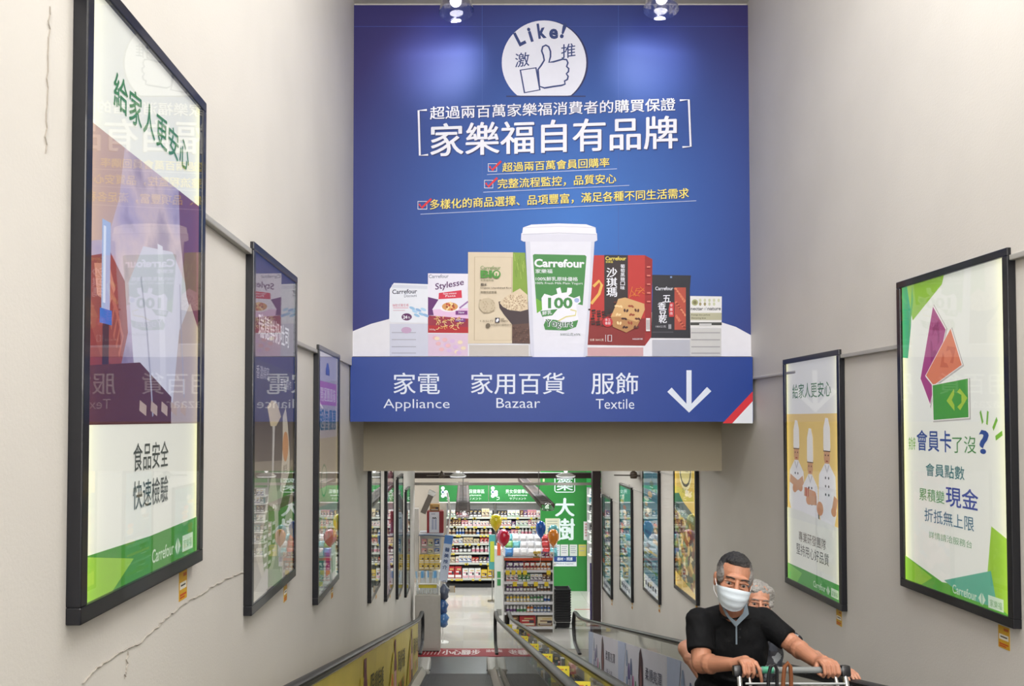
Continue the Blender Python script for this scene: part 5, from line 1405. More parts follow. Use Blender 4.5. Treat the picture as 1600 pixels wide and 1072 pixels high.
pbox('packet_shelf', (0, 0, pz[1] - .012), (dw, .25, pz[1] - .002), M_WHITE, t)
pz2 = [(Z(856, Yd), .15), (Z(866.5, Yd), .09)]
for r_, (z, h_) in enumerate(pz2):
    for k in range(3):
        c1 = [('pink', 'white'), ('cream', 'green'), ('blue', 'white')][k]
        product('box', c1[0], c1[1], dx0 + .09 + k * dw * .3, Yd + .22, z, dw * .22, .04, h_, '%s card pack on the %s hook row of the display stand' % (c1[0], ('upper', 'lower')[r_]), '%s card packs on hooks' % c1[0])
# red leaflet box and kraft carton on top
zt = Z(833, Yd)
t = empty('leaflet_box', (Xp(667, Yd), Yd, zt), label='red sided box with a white price poster on the display stand', cat='box')
bw_ = Xp(693, Yd) - Xp(667, Yd)
MB().rbox((0, 0, 0), (bw_, .25, Z(799, Yd) - zt), mat((140, 30, 40), .4), r=.006).build('body', parent=t)
MB().box((.05, -.012, .01), (bw_ * .74, -.002, Z(800, Yd) - zt), mat((216, 216, 224), .4)).build('poster', parent=t)
k = plane_canvas((.05, -.0125, Z(800, Yd) - zt), (bw_ * .74 - .05, 0, 0), (0, 0, -(Z(800, Yd) - zt - .01)), (0, -1, 0), lambda c: mat(c, .5))
k.rect(.25, .35, .45, .85, (170, 176, 200)); k.rect(.55, .35, .75, .85, (170, 176, 200)); k.line([(.3, .32), (.4, .27), (.5, .32), (.6, .27), (.72, .33)], .06, (50, 50, 70)); k.rect(.2, .08, .6, .11, (120, 120, 150)); k.build(t)
o = prod_box('cream', 'brown').build('kraft_carton', loc=(Xp(679, Yd), Yd + .12, Z(799, Yd))); o.scale = (.2, .2, .14)
o.data.materials[0] = mat((176, 132, 70), .6)
tag(o, 'small kraft carton on top of the red leaflet box', 'box')
# tall white-blue blade sign leaning beside the stand
p0 = onY(702, 836, 16.3); p1 = onY(692, 909, 16.3)
t = empty('blade_sign', p1, label='tall pale blue blade sign with dark characters beside the display stand', cat='sign')
d = p0 - p1; L = d.length; ang = atan2(d.x, d.z); T = Matrix.Rotation(ang, 4, 'Y')
MB().rbox((-.085, 0, 0), (.085, .02, L), mat((206, 216, 234), .4), r=.03, T=T).build('board', parent=t)
MB().rbox((-.085, -.004, L - .18), (.085, .0, L - .01), mat((90, 140, 210), .4), r=.004, T=T).build('blue_top', parent=t)
k = Canvas(lambda u, v: T @ V(((u - .5) * .17, -.006, L * (1 - v))), (0, -1, 0), lambda c: mat(c, .5)); k.asp = L / .17
for i, c in enumerate('醫美推介'): k.text(c, (.22, .36 + i * .125), (.78, .36 + i * .125), .085, (44, 76, 130), .006)
k.build(t)
MB().cyl(T @ V((0, .03, 0)), (0.0, .03, -p1.z), .012, M_WHITE).build('pole', parent=t); MB().cyl((0, .03, -p1.z), (0, .03, -p1.z + .02), .12, M_WHITE).build('foot', parent=t)
# white tent-like frame arm above
MB().tube([onY(699, 770, 17.0), onY(704, 800, 16.9), onY(699, 838, 16.8), onY(697, 870, 16.8)], .02, M_WHITE, n=6).build('lamp_cord_x')
o = bpy.data.objects['lamp_cord_x']; o.name = 'banner_pole'; tag(o, 'thin white curved banner pole above the display stand', 'pole')
# bags hanging at the cabinet's right side
for i, (px, py, c, nm) in enumerate(((694, 925, (84, 92, 112), 'slate grey'), (692, 948, (52, 92, 150), 'deep blue'), (693, 968, (80, 130, 190), 'light blue'))):
    p = onY(px, py, 15.95)
    m = MB(); a = mat(c, .25, coat=.4, bump=.4, bscale=18)
    m.ell((0, 0, 0), (.1, .12, .16), a, n=14); m.tube([V((-.04, 0, .14)), V((-.02, 0, .22)), V((.02, 0, .22)), V((.04, 0, .14))], .006, a, n=5)
    for v_i, v_ in enumerate(m.v): m.v[v_i] = (v_[0] * (1 + .18 * sin(v_[2] * 40)), v_[1] * (1 + .1 * cos(v_[2] * 30)), v_[2])
    tag(m.build('plastic_bag', smooth=True, loc=p), '%s plastic bag hanging at the side of the grey cabinet' % nm, 'bag')
o = MB(); p = onY(702, 926, 15.95); o.box((0, 0, 0), (.11, .01, .13), mat((214, 206, 190), .4)); o.box((.1, -.004, 0), (.11, 0, .13), mat((206, 150, 60), .4)); o.cyl((0, .005, .06), (-.08, .005, .06), .004, M_STEEL, n=5)
tag(o.build('shelf_talker', loc=p), 'small framed card sticking out from the side of the grey cabinet', 'card')
# slim wall lamp box high on the end of the left wall
p = onY(668, 785, 15.9)
t = empty('wall_unit', p, label='slanted grey wall fitting above the grey cabinet', cat='fitting')
MB().rbox((-.05, -.1, -.22), (.06, .1, .22), mat((120, 112, 104), .4, .4), r=.01, T=Matrix.Rotation(radians(24), 4, 'Y')).build('housing', parent=t)
MB().rbox((-.07, -.12, .16), (.08, .12, .24), M_WHITE, r=.01, T=Matrix.Rotation(radians(24), 4, 'Y')).build('cap', parent=t)

# folded purple-patterned screen at the right wall's end
t = empty('patterned_screen', (Xp(926, 16.7), 16.7, 0), label='tall narrow purple patterned screen beside the dark door post', cat='screen')
pm_ = collage_mat('patterned_cloth', [(70, 60, 110), (130, 130, 160), (50, 44, 84), (206, 206, 220), (90, 80, 130)], 3, 24, kind='voronoi')
m = MB()
for i in range(3): m.rbox((-.06 + i * .045, .02 * (i % 2), 0), (-.02 + i * .045, .03 + .02 * (i % 2), Z(880, 16.7)), mat((84, 76, 124), .5, var=.5, scale=30), r=.006)
m.build('folded_leaf', parent=t)
m = MB(); m.prism([(.05, .05, Z(1000, 16.7)), (.16, .05, Z(1010, 16.7)), (.2, .05, 2.9), (.08, .05, 2.6)], mat((70, 68, 86), .5, var=.5, scale=12), (0, .02, 0)); m.build('dark_leaf', parent=t)

# pendant lamps, ceiling fan and light trunking
def pendant(px, py, Y, lab, rx=.33):
    p = onY(px, py, Y)
    t = empty('pendant_lamp', p, label=lab, cat='lamp', group='white disc pendants over the shop floor')
    m = MB(); m.lathe([(rx, 0), (rx * .98, .02), (rx * .6, .055), (.05, .075), (.04, .075)], M_WHITE, n=28); m.build('shade', parent=t, smooth=True)
    MB().lathe([(.0, -.012), (rx * .9, -.008), (rx * .9, .01)], mat((250, 252, 255), .4, emit=3), n=28).build('diffuser', parent=t, smooth=True)
    MB().ell((0, 0, .13), (.045, .045, .055), mat((250, 250, 250), .4, emit=1.5)).build('bulb', parent=t, smooth=True)
    MB().cyl((0, 0, .18), (0, 0, 3.75 - p.z), .01, M_WHITE).build('cord', parent=t)
pendant(715.5, 744.5, 16.45, 'white glowing disc pendant over the left shelving', .17)
pendant(884, 744.5, 16.45, 'white glowing disc pendant in front of the green wall', .2)
def fan(px, py, Y, lab, a0, ln_=.42, n=4):
    p = onY(px, py, Y)
    t = empty('ceiling_fan', p, label=lab, cat='fan', group='brown ceiling fans')
    M_ = mat((92, 78, 66), .4)
    MB().lathe([(.0, -.05), (.05, -.045), (.06, 0), (.05, .05), (.02, .07), (.012, .3)], M_, n=16).build('motor', parent=t, smooth=True)
    MB().cyl((0, 0, .2), (0, 0, 4.2 - p.z if Y < 16 else 3.75 - p.z), .012, M_).build('rod', parent=t)
    for i in range(n):
        T = Matrix.Rotation(radians(a0 + 360 / n * i), 4, 'Z') @ Matrix.Rotation(radians(10), 4, 'X')
        MB().rbox((.05, -.045, -.006), (ln_, .045, .006), M_, r=.004, T=T).build('blade', parent=t)
fan(990, 743, 12.6, 'brown ceiling fan close to the right wall below the beam', -12, .3)
fan(690, 743, 16.5, 'brown ceiling fan at the left of the shop ceiling', 8, .3)
def trunking(pxa, pya, Ya, pxb, pyb, Yb2, wd, lab):
    a, b = onY(pxa, pya, Ya), onY(pxb, pyb, Yb2)
    t = empty('light_trunking', a, label=lab, cat='ceiling light', group='brown light trunkings')
    d = b - a; m = MB(); MT = mat((66, 50, 42), .7, 0, var=.3, scale=30)
    for (x0, x1, z0_, z1_) in ((-wd / 2, wd / 2, 0, .02), (-wd / 2, -wd / 2 + .015, -.06, .02), (wd / 2 - .015, wd / 2, -.06, .02)):
        vs = [V((x, 0, z)) for x, z in ((x0, z0_), (x1, z0_), (x1, z1_), (x0, z1_))]
        m.prism(vs, MT, d)
    m.build('channel', parent=t)
    m = MB()
    for i in range(1, int(d.length / .16)):
        q = d * (i * .16 / d.length); m.box((q.x - wd * .3, q.y, q.z + .02), (q.x + wd * .3, q.y + .05, q.z + .026), mat((44, 36, 34), .6))
    m.build('perforation', parent=t); tag(bpy.data.objects[m_name(t, 'perforation')], kind='stuff')
    MB().lathe([(.12, -.06), (.11, 0), (.06, .06), (.0, .07)], glass_mat('dish_glass', (.85, .85, .9), .15, .1, power=2.5), n=20).build('glass_dish', parent=t, smooth=True, loc=(0, .02, -.04))
    for y in (.3, .9):
        q = d * y; MB().cyl((q.x, q.y, q.z), (q.x, q.y, 3.75 - a.z), .008, M_STEEL, n=6).build('hanger', parent=t)
def m_name(t, n):
    return [c.name for c in t.children if c.name.split('.')[0] == n][0]
trunking(723, 801, 14.6, 724, 754, 20.8, .27, 'brown perforated light trunking hanging over the left aisle')
trunking(856, 789, 15.0, 817, 748, 20.8, .25, 'brown perforated light trunking hanging toward the green wall')

# ------------------------------------------------------------------ bargain shelf between the two walkways
def Zm(y): return 3.07 - .2126 * y
cxm = (XB + XC) / 2
t = empty('median_shelf', (cxm, 0, 0), label='narrow dark sloping bargain shelf between the two walkways', cat='shelf')
for (x0, x1, top, bot, mt, nm) in ((-.075, .075, .66, .62, mat((60, 62, 62), .5), 'tray'), (-.083, -.075, .78, .15, mat((112, 116, 96), .45, var=.2, scale=3), 'side_board'), (.075, .083, .78, .15, mat((112, 116, 96), .45, var=.2, scale=3), 'side_board')):
    MB().prism([(x0, 1.5, Zm(1.5) + bot), (x0, 13.6, Zm(13.6) + bot), (x0, 13.6, Zm(13.6) + top), (x0, 1.5, Zm(1.5) + top)], mt, (x1 - x0, 0, 0)).build(nm, parent=t)
for i in range(13):
    y = 2.2 + i * .9
    MB().box((-.075, y, Zm(y) + .64), (.075, y + .012, Zm(y) + .86), mat((90, 92, 92), .35), None).build('divider', parent=t)
def price_card(y, num, nm):
    z = Zm(y) + .80
    o3 = V((cxm - .0, y, z)); c = empty('price_card', o3, rz=radians(-4), label=nm, cat='price card', group='yellow price cards between the walkways')
    T = Matrix.Rotation(radians(-8), 4, 'X')
    MB().box((-.062, 0, 0), (.062, .003, .105), mat((222, 206, 58), .5), T=T).build('card', parent=c)
    MB().cyl((0, .004, -.16), (0, .004, .01), .003, M_CHROME, n=6).build('holder', parent=c)
    k = Canvas(lambda u, v: T @ V(((u - .5) * .124, -.0008, .105 * (1 - v))), (0, -1, 0), lambda c_: mat(c_, .5)); k.asp = .105 / .124
    if num: k.text(num, (.35, .93), (.72, .93), .38, (30, 30, 30), .02)
    k.rect(.14, .18, .7, .24, (206, 110, 60)); k.rect(.14, .3, .56, .34, (120, 110, 60)); k.ell(.82, .22, .05, .05, (90, 90, 60), n=10)
    k.build(c)
for y, num, nm in ((3.7, '', 'yellow price card nearest the camera, cut by the frame edge'), (4.55, '55', 'yellow price card reading 55'), (5.5, '65', 'yellow price card reading 65'), (6.6, '62', 'yellow price card reading 62'), (7.9, '', 'yellow price card just beyond the one reading 62'),
                   (9.3, '', 'yellow price card in the middle of the sloping shelf'), (11.0, '', 'yellow price card near the lower end of the shelf'), (12.7, '', 'farthest yellow price card at the foot of the sloping shelf')):
    price_card(y, num, nm)
y = 3.1; i = 0
gc = ['white', 'blue', 'yellow', 'black', 'green', 'white', 'teal', 'red']
while y < 13.3:
    sec = min(12, int((y - 2.2) / .9))
    c1 = gc[(i * 5) % 8]; c2 = gc[(i * 3 + 1) % 8]
    if c2 == c1: c2 = 'cream'
    shp = 'bottle' if i % 3 == 0 else 'box'
    sec_ = 'nearest the camera' if y < 3.7 else 'just before price card 55' if y < 4.55 else 'between price cards 55 and 65' if y < 5.5 else 'between price cards 65 and 62' if y < 6.6 else 'just beyond price card 62' if y < 7.9 else 'in its upper middle part' if y < 9.3 else 'in its lower middle part' if y < 11 else 'near its lower end' if y < 12.7 else 'at its very foot'
    product(shp, c1, c2, cxm - .028 + .056 * (i % 2), y, Zm(y) + .645, .055, .05, .1 + .05 * ((i * 7) % 3), '%s and %s %s %s edge of bargain shelf, %s' % (c1, c2, 'carton' if shp == 'box' else 'bottle', ('left', 'right')[i % 2], sec_), '%s %s goods between the walkways' % (c1, c2))
    y += .095; i += 1

# ------------------------------------------------------------------ people
def remesh(mb, name, voxel, mt, parent=None, smooth=2, post=None, loc=None):
    o = mb.build(name)
    md = o.modifiers.new('r', 'REMESH'); md.mode = 'VOXEL'; md.voxel_size = voxel
    sm = o.modifiers.new('s', 'SMOOTH'); sm.iterations = smooth; sm.factor = .6
    dg = bpy.context.evaluated_depsgraph_get()
    me = bpy.data.meshes.new_from_object(o.evaluated_get(dg))
    o.modifiers.clear(); old = o.data; o.data = me; bpy.data.meshes.remove(old)
    me.materials.clear(); me.materials.append(mt)
    me.polygons.foreach_set('material_index', [0] * len(me.polygons))
    if post: 
        for v in me.vertices: v.co = post(v.co)
    me.polygons.foreach_set('use_smooth', [True] * len(me.polygons)); me.update()
    if parent is not None: o.parent = parent
    if loc is not None: o.location = loc
    return o
def limb(m, a, b, r0, r1, mt, n=14):
    m.cyl(a, b, r0, mt, r1=r1, n=n); m.ell(a, (r0,) * 3, mt, n=n); m.ell(b, (r1,) * 3, mt, n=n)
def chain(m, pts, rs, mt, n=10):
    for i in range(len(pts) - 1): limb(m, pts[i], pts[i + 1], rs[i], rs[i + 1], mt, n)
def skin_mat(c):
    m = mat(c, .5, var=.12, scale=25, bump=.1, bscale=300).copy(); b = m.node_tree.nodes['Principled BSDF']
    b.inputs['Subsurface Weight'].default_value = .08; b.inputs['Subsurface Scale'].default_value = .02
    return m
def grip(m, sk, cx, yb, zb, s, wrist, point=False):
    """hand closed over a crossbar running along x; s = +1 when the thumb is on the +x side"""
    m.ell((cx, yb + .028, zb + .03), (.043, .036, .019), sk, n=14, T=Matrix.Rotation(radians(-14), 3, 'X'))
    m.ell((cx, yb + .006, zb + .031), (.041, .016, .014), sk, n=12)
    for k in range(4):
        x = cx + s * (.0325 - k * .0217); L_ = (1, 1.06, 1, .86)[k]
        pts = [V((x, yb + .004, zb + .033)), V((x, yb - .026 * L_, zb + .026)), V((x, yb - .036, zb - .004)), V((x, yb - .016, zb - .026 * L_))]
        if point and k == 0: pts = [pts[0], V((x + s * .004, yb - .03, zb + .012)), V((x + s * .009, yb - .038, zb - .018)), V((x + s * .013, yb - .036, zb - .042))]
        chain(m, pts, [.0102, .0092, .0086, .0076], sk)
    chain(m, [V((cx + s * .03, yb + .04, zb + .02)), V((cx + s * .047, yb + .02, zb + .006)), V((cx + s * .046, yb + .002, zb - .014)), V((cx + s * .036, yb - .012, zb - .022))], [.016, .0125, .0105, .009], sk)
    chain(m, [V((cx, yb + .045, zb + .028)), wrist], [.026, .028], sk, 14)
def head_parts(root, H, R, s, sk, hair_col, mask_col, female=False):
    """H head centre, R rotation, s scale; returns transform"""
    def T(p): return H + R @ (V(p) * s)
    return T
def person(label, feet, H, Rh, s, shl, shr, hipz, sleeves, arms, sk, shirt_m, trouser_m, hair_f, mask_c, female=False, shirt_w=(.185, .12), shoe_c=(30, 30, 32), grp=None):
    root = empty('person', feet, label=label, cat='person')
    F0 = V(feet)
    body = MB()
    R3 = Rh.to_3x3()
    def T(p): return (H - F0) + R3 @ (V(p) * s)
    def E(c, r, m, mt, n=18, rot=None):
        q = R3 if rot is None else R3 @ rot
        m.ell(T(c), tuple(x * s for x in r), mt, n=n, T=q)
    E((0, .015, .035), (.074, .093, .086), body, sk, 28)
    E((0, -.02, -.035), (.06, .068, .076), body, sk, 24)
    E((0, -.04, -.088), (.036, .042, .026), body, sk)
    for q in (-1, 1):
        E((q * .036, -.056, -.024), (.026, .03, .03), body, sk)
        E((q * .076, .012, -.008), (.009, .02, .033), body, sk); E((q * .081, .016, .004), (.007, .016, .02), body, sk)
        chain(body, [T((q * .016, -.083, .0135)), T((q * .032, -.087, .016)), T((q * .049, -.0765, .012))], [.0062 * s] * 3, sk)
        chain(body, [T((q * .018, -.083, -.0065)), T((q * .032, -.0845, -.009)), T((q * .046, -.074, -.0055))], [.0052 * s] * 3, sk)
    chain(body, [T((0, -.084, .02)), T((0, -.1, -.012)), T((0, -.108, -.032))], [.009 * s, .011 * s, .013 * s], sk)
    for q in (-1, 1): E((q * .012, -.096, -.034), (.009, .012, .009), body, sk)
    E((0, -.078, .034), (.05, .014, .013), body, sk)
    chain(body, [T((-.022, -.083, -.064)), T((0, -.09, -.066)), T((.022, -.083, -.064))], [.006 * s, .009 * s, .006 * s], sk)
    A, B = V(shl) - F0, V(shr) - F0
    mid = (A + B) / 2
    nb = mid + V((0, .0, .03))
    limb(body, T((0, .025, -.05)), nb, .053 * s, .06, sk, 20)
    limb(body, nb, mid - V((0, 0, .1)), .06, .09, sk, 18)
    hip = V((mid.x * .5, .03 + mid.y * .3, hipz))
    limb(body, mid - V((0, 0, .1)), hip, .1, .11, sk, 18)
    for a in (A, B): limb(body, mid - V((0, 0, .03)), a, .05, .045, sk)
    for q in (-1, 1):
        k0 = hip + V((q * .085, 0, -.04)); kn = V((hip.x + q * .09, hip.y - .02, hipz * .53)); an = V((hip.x + q * .1, hip.y + .03, .09 - q * 0))
        chain(body, [k0, kn, an], [.075, .05, .036], sk); limb(body, an, an + V((0, -.12, -.055)), .034, .026, sk)
    for kind, pts, rs, par in arms:
        pts = [V(p) - F0 for p in pts]
        chain(body, pts, rs, sk, 18)
        # forearm muscle swell
        m1 = pts[1].lerp(pts[2], .28); body.ell(m1, (rs[1] * 1.02,) * 3, sk, n=14)
        if kind == 'grip': cx, yb, zb, sd, pt = par; grip(body, sk, cx - F0.x, yb - F0.y, zb - F0.z, sd, pts[2], pt)
        elif kind == 'rest':
            w_ = pts[2]; d = (V(par) - F0 - w_).normalized(); up = V((0, 0, 1)); sd = d.cross(up).normalized()
            body.ell(w_ + d * .055, (.042, .05, .018), sk, n=14, T=Matrix((sd, d, up)).transposed())
            for k in range(4):
                b0 = w_ + d * .09 + sd * (.032 - k * .0215); L_ = (.05, .058, .052, .04)[k]
                e1 = b0 + d * L_ + V((0, 0, -.008)); e2 = e1 + d * .022 + V((0, 0, -.018)) 
                chain(body, [b0, e1, e2], [.01, .0088, .0075], sk)
            chain(body, [w_ + d * .03 + sd * -.03, w_ + d * .06 + sd * -.056 + V((0, 0, -.01)), w_ + d * .085 + sd * -.06 + V((0, 0, -.028))], [.015, .012, .0095], sk)
        else:
            w_ = pts[2]; d = (pts[2] - pts[1]).normalized(); sd = d.orthogonal().normalized()
            body.ell(w_ + d * .05, (.035, .035, .045), sk, n=12)
            for k in range(4): chain(body, [w_ + d * .08 + sd * (.03 - k * .021), w_ + d * .115 + sd * (.03 - k * .021), w_ + d * .13 + sd * (.03 - k * .021) + V((0, 0, -.015))], [.01, .009, .008], sk)
            chain(body, [w_ + d * .03 - sd * .02, w_ + d * .07 - sd * .055], [.014, .01], sk)
    eyes = [T((q * .032, -.082, .004)) for q in (-1, 1)]
    def post(co):
        for e in eyes:
            d2 = (co - e).length_squared
            if d2 < .0025: co = co + R3 @ V((0, .009 * s * exp(-d2 / (.0115 * s) ** 2), 0))
        return co
    remesh(body, 'body', .0032, sk, root, smooth=3, post=post)
    # eyes, brows
    for q in (-1, 1):
        e = MB(); e.ell((0, 0, 0), (.0115 * s,) * 3, mat((186, 172, 164), .25), n=14, T=R3)
        eo = e.build('eye', root, smooth=True, loc=T((q * .032, -.0712, .003)))
        i = MB(); i.ell((0, 0, 0), (.0062 * s, .003 * s, .0062 * s), mat((34, 22, 18), .15), n=12, T=R3)
        i.build('iris', eo, smooth=True, loc=R3 @ V((0, -.0102 * s, -.0005)))
        b = MB(); b.tube([T((q * .014, -.094, .0285)), T((q * .03, -.0955, .033)), T((q * .05, -.082, .029))], .0034 * s, mat(hair_f['brow'], .8), n=6)
        b.build('eyebrow', root, smooth=True)
    # hair
    h = MB(); hm = hair_f['mat']
    for c, r in hair_f['ell']:
        E(c, r, h, hm, 24)
    if hair_f.get('curls'):
        rr = random.Random(5)
        for k in range(hair_f['curls']):
            a = rr.uniform(0, 2 * pi); z = rr.uniform(-.35, 1); c0 = V((.0, .022, .035)); r_ = sqrt(max(0, 1 - z * z))
            p = V((c0.x + .088 * r_ * cos(a), c0.y + .095 * r_ * sin(a), c0.z - .01 + .082 * z))
            if p.y < -.035 and p.z < .07: continue
            E(p, (.016 + .01 * rr.random(),) * 3, h, hm, 8)
    def hp(co):
        d = noise.noise(co * hair_f.get('freq', 60)) * hair_f.get('amp', .004)
        return co + (co - T((0, .02, .04))).normalized() * d
    remesh(h, 'hair', .004, hm, root, smooth=1, post=hp)
    # face mask
    fm = MB(); nu, nv = 16, 12; vs = []
    for j in range(nv + 1):
        v_ = j / nv
        for i in range(nu + 1):
            u = -1 + 2 * i / nu
            x = .0735 * sin(u * pi / 2) * (1 - .22 * v_ ** 1.5)
            zc = -.010 - .012 * abs(u) ** 1.5; zb = -.118 + .034 * abs(u) ** 1.6
            z = zc + (zb - zc) * v_
            bulge = .084 - .028 * v_ ** 2 + .012 * sin(v_ * pi)
            if v_ < .25: bulge += .006 * (1 - abs(u)) * (1 - v_ * 4) * 0
            y = -.032 - bulge * max(0, cos(u * pi / 2)) ** .75 - .0025 * sin(v_ * 6 * pi) * (1 - u * u)
            vs.append(T((x, y, z)))
    off = len(vs); cen = T((0, 0, -.05)); vs += [p + (cen - p).normalized() * .002 for p in vs]; fs = []
    for j in range(nv):
        for i in range(nu):
            q = j * (nu + 1) + i; fs.append((q, q + 1, q + nu + 2, q + nu + 1)); fs.append((off + q, off + q + nu + 1, off + q + nu + 2, off + q + 1))
    fm.add(vs, fs, mat(mask_c, .75, var=.03))
    mo = fm.build('face_mask', root, smooth=True)
    ml = MB()
    for q in (-1, 1):
        ml.tube([T((q * .073, -.034, -.03)), T((q * .079, -.01, -.012)), T((q * .085, .014, .012)), T((q * .083, .03, -.012)), T((q * .076, .0, -.06)), T((q * .061, -.034, -.08))], .0015, mat((230, 232, 235), .7), n=5)
    for q in (-1, 1): pass
    ml2 = ml.build('ear_loop', mo, smooth=True)
    # shirt
    sh = MB(); sw, sd_ = shirt_w
    limb(sh, A, B, .062, .062, shirt_m, 20)
    for a in (A, B): limb(sh, mid + V((0, .01, .035)), a + V((0, 0, .008)), .062, .052, shirt_m)
    sh.ell(mid + V((0, .01, -.14)), (sw, sd_, .2), shirt_m, n=26)
    sh.ell(V((hip.x, hip.y, hipz + .16)), (sw * .95, sd_ * 1.08, .2), shirt_m, n=26)
    sh.ell(V((hip.x, hip.y, hipz + .03)), (sw * .98, sd_ * 1.05, .13), shirt_m, n=26)
    sh.cyl(mid + V((0, .0, -.2)), V((hip.x, hip.y, hipz + .1)), sd_ * 1.05, shirt_m, n=20)
    for pts, rs in sleeves:
        pts = [V(p) - F0 for p in pts]
        for i in range(len(pts) - 1):
            sh.cyl(pts[i], pts[i + 1], rs[i], shirt_m, r1=rs[i + 1], n=22)
            if i < len(pts) - 1: sh.ell(pts[i], (rs[i],) * 3, shirt_m, n=18)
    def sp(co):
        f = noise.noise(V((co.x * 9, co.y * 6, co.z * 16))) * .011 + noise.noise(V((co.x * 26 + co.z * 18, co.y * 14, co.z * 9))) * .006
        c = V((hip.x, hip.y, co.z)); d = (co - c); d.z = 0
        return co + d.normalized() * f
    remesh(sh, 'shirt', .006, shirt_m, root, smooth=2, post=sp)
    # trousers and shoes
    tr = MB()
    tr.ell(V((hip.x, hip.y, hipz - .02)), (sw * .93, sd_ * .98, .12), trouser_m, n=20)
    for q in (-1, 1):
        chain(tr, [hip + V((q * .082, 0, -.06)), V((hip.x + q * .09, hip.y - .02, hipz * .53)), V((hip.x + q * .1, hip.y + .03, .07))], [.094, .074, .062], trouser_m, 16)
    remesh(tr, 'trousers', .009, trouser_m, root, smooth=2)
    for q in (-1, 1):
        so = MB(); c = V((hip.x + q * .1, hip.y - .02, .03)); sm_ = mat(shoe_c, .5)
        so.ell(c + V((0, -.06, .01)), (.045, .1, .035), sm_, n=16); so.ell(c + V((0, .05, .02)), (.04, .06, .05), sm_, n=16); so.rbox(tuple(c + V((-.045, -.16, -.03))), tuple(c + V((.045, .1, -.012))), sm_, r=.01)
        so.build('shoe', root, smooth=True)
    return root, T, mid, A, B, F0

SKIN1 = skin_mat((176, 122, 96)); SKIN2 = skin_mat((186, 134, 110))
def hair_mat(top, side, z0, z1, Hz):
    m = mat(top, .6, var=.3, scale=60, bump=.6, bscale=260).copy(); nt = m.node_tree; b = nt.nodes['Principled BSDF']
    tc = nt.nodes.new('ShaderNodeTexCoord'); sp = nt.nodes.new('ShaderNodeSeparateXYZ'); nt.links.new(tc.outputs['Object'], sp.inputs[0])
    mr = nt.nodes.new('ShaderNodeMapRange'); mr.inputs[1].default_value = Hz + z0; mr.inputs[2].default_value = Hz + z1
    nt.links.new(sp.outputs[2], mr.inputs[0])
    mx = nt.nodes.new('ShaderNodeMix'); mx.data_type = 'RGBA'; mx.inputs[6].default_value = lin(side); mx.inputs[7].default_value = lin(top)
    nt.links.new(mr.outputs[0], mx.inputs[0]); nt.links.new(mx.outputs[2], b.inputs['Base Color'])
    return m
POLO_ = None
# man pushing the cart
mf = V((1.37, 4.24, Zp(4.24)))
MH = onY(1146, 908, 3.98)
MR = Matrix.Rotation(radians(11), 4, 'Y') @ Matrix.Rotation(radians(-9), 4, 'Z') @ Matrix.Rotation(radians(4), 4, 'X')
BAR = onY(1235, 1047, 3.75); bx0, bx1 = Xp(1150, 3.75), Xp(1317, 3.75)
shL, shR = onY(1094, 972, 4.17), onY(1193, 970, 4.19)
eL, eR = onY(1096, 1037, 4.04), onY(1240, 1008, 4.06)
wL, wR = onY(1146, 1038, 3.84), onY(1277, 1035, 3.84)
hxL, hxR = Xp(1168, 3.75), Xp(1292, 3.75)
POLO = mat((10, 11, 14), .8, var=.15, bump=.3, bscale=35)
POLO.node_tree.nodes['Principled BSDF'].inputs['Specular IOR Level'].default_value = .2
hairM = {'brow': (30, 26, 26), 'ell': [((0, .025, .044), (.0785, .089, .0865)), ((0, .045, -.005), (.0735, .068, .058)), ((.0, -.026, .094), (.052, .04, .027)), ((.056, -.006, .026), (.024, .042, .045)), ((-.056, -.006, .026), (.024, .042, .045))], 'mat': hair_mat((24, 23, 26), (128, 124, 122), .045, .1, (MH - mf).z), 'amp': .004, 'freq': 90}
man, TM, mid, A_, B_, F0 = person('man in a black polo shirt and pale blue mask pushing a cart up the walkway', mf, MH, MR, 1.07, shL, shR, .87,
    [([shL, shL.lerp(eL, .35), shL.lerp(eL, .72)], [.074, .07, .066]), ([shR, shR.lerp(eR, .35), shR.lerp(eR, .8)], [.07, .066, .06])],
    [('grip', [shL, eL, wL], [.052, .049, .029], (hxL, BAR.y, BAR.z, 1, True)), ('grip', [shR, eR, wR], [.05, .047, .03], (hxR, BAR.y, BAR.z, -1, False))],
    SKIN1, POLO, mat((40, 42, 50), .8), hairM, (202, 213, 223))
# collar, placket, buttons
col_m = mat((9, 10, 12), .8); lin_m = mat((108, 122, 134), .75)
def front(px, py, Y): return onY(px, py, Y) - F0
nk = TM((0, .02, -.1)); cm = MB(); lm = MB()
N = 26; vs = []; vl = []
NC = mid + V((0, .0, .035))
for i in range(N + 1):
    a = radians(-248 + 316 * i / N)        # open at the front (-y)
    t = abs(i / N - .5) * 2
    r_in, r_out = .062 + .004 * t, .088 + .018 * t ** 3
    dr = -.045 * t ** 2
    pin = NC + V((r_in * cos(a) * 1.08, r_in * sin(a) * 1.0, .05 - .035 * t ** 1.5)); pmid = pin + V((.006 * cos(a), .006 * sin(a), .008))
    pout = NC + V((r_out * cos(a) * 1.08, r_out * sin(a) * 1.15, .0 + dr))
    vs += [pin, pmid, pout]; vl += [pin + V((-.003 * cos(a), -.003 * sin(a), .004)), NC + V(((r_in - .004) * cos(a), (r_in - .004) * sin(a), -.02 - .03 * t))]
fs = [(i * 3 + k, i * 3 + k + 1, i * 3 + k + 4, i * 3 + k + 3) for i in range(N) for k in (0, 1)]
cm.add(vs, fs, col_m); co = cm.build('collar', man, smooth=True); so_ = co.modifiers.new('thick', 'SOLIDIFY'); so_.thickness = .004
def on_shirt(px, py, Y, dy=0): return onY(px, py, Y) - F0 + V((0, dy, 0))
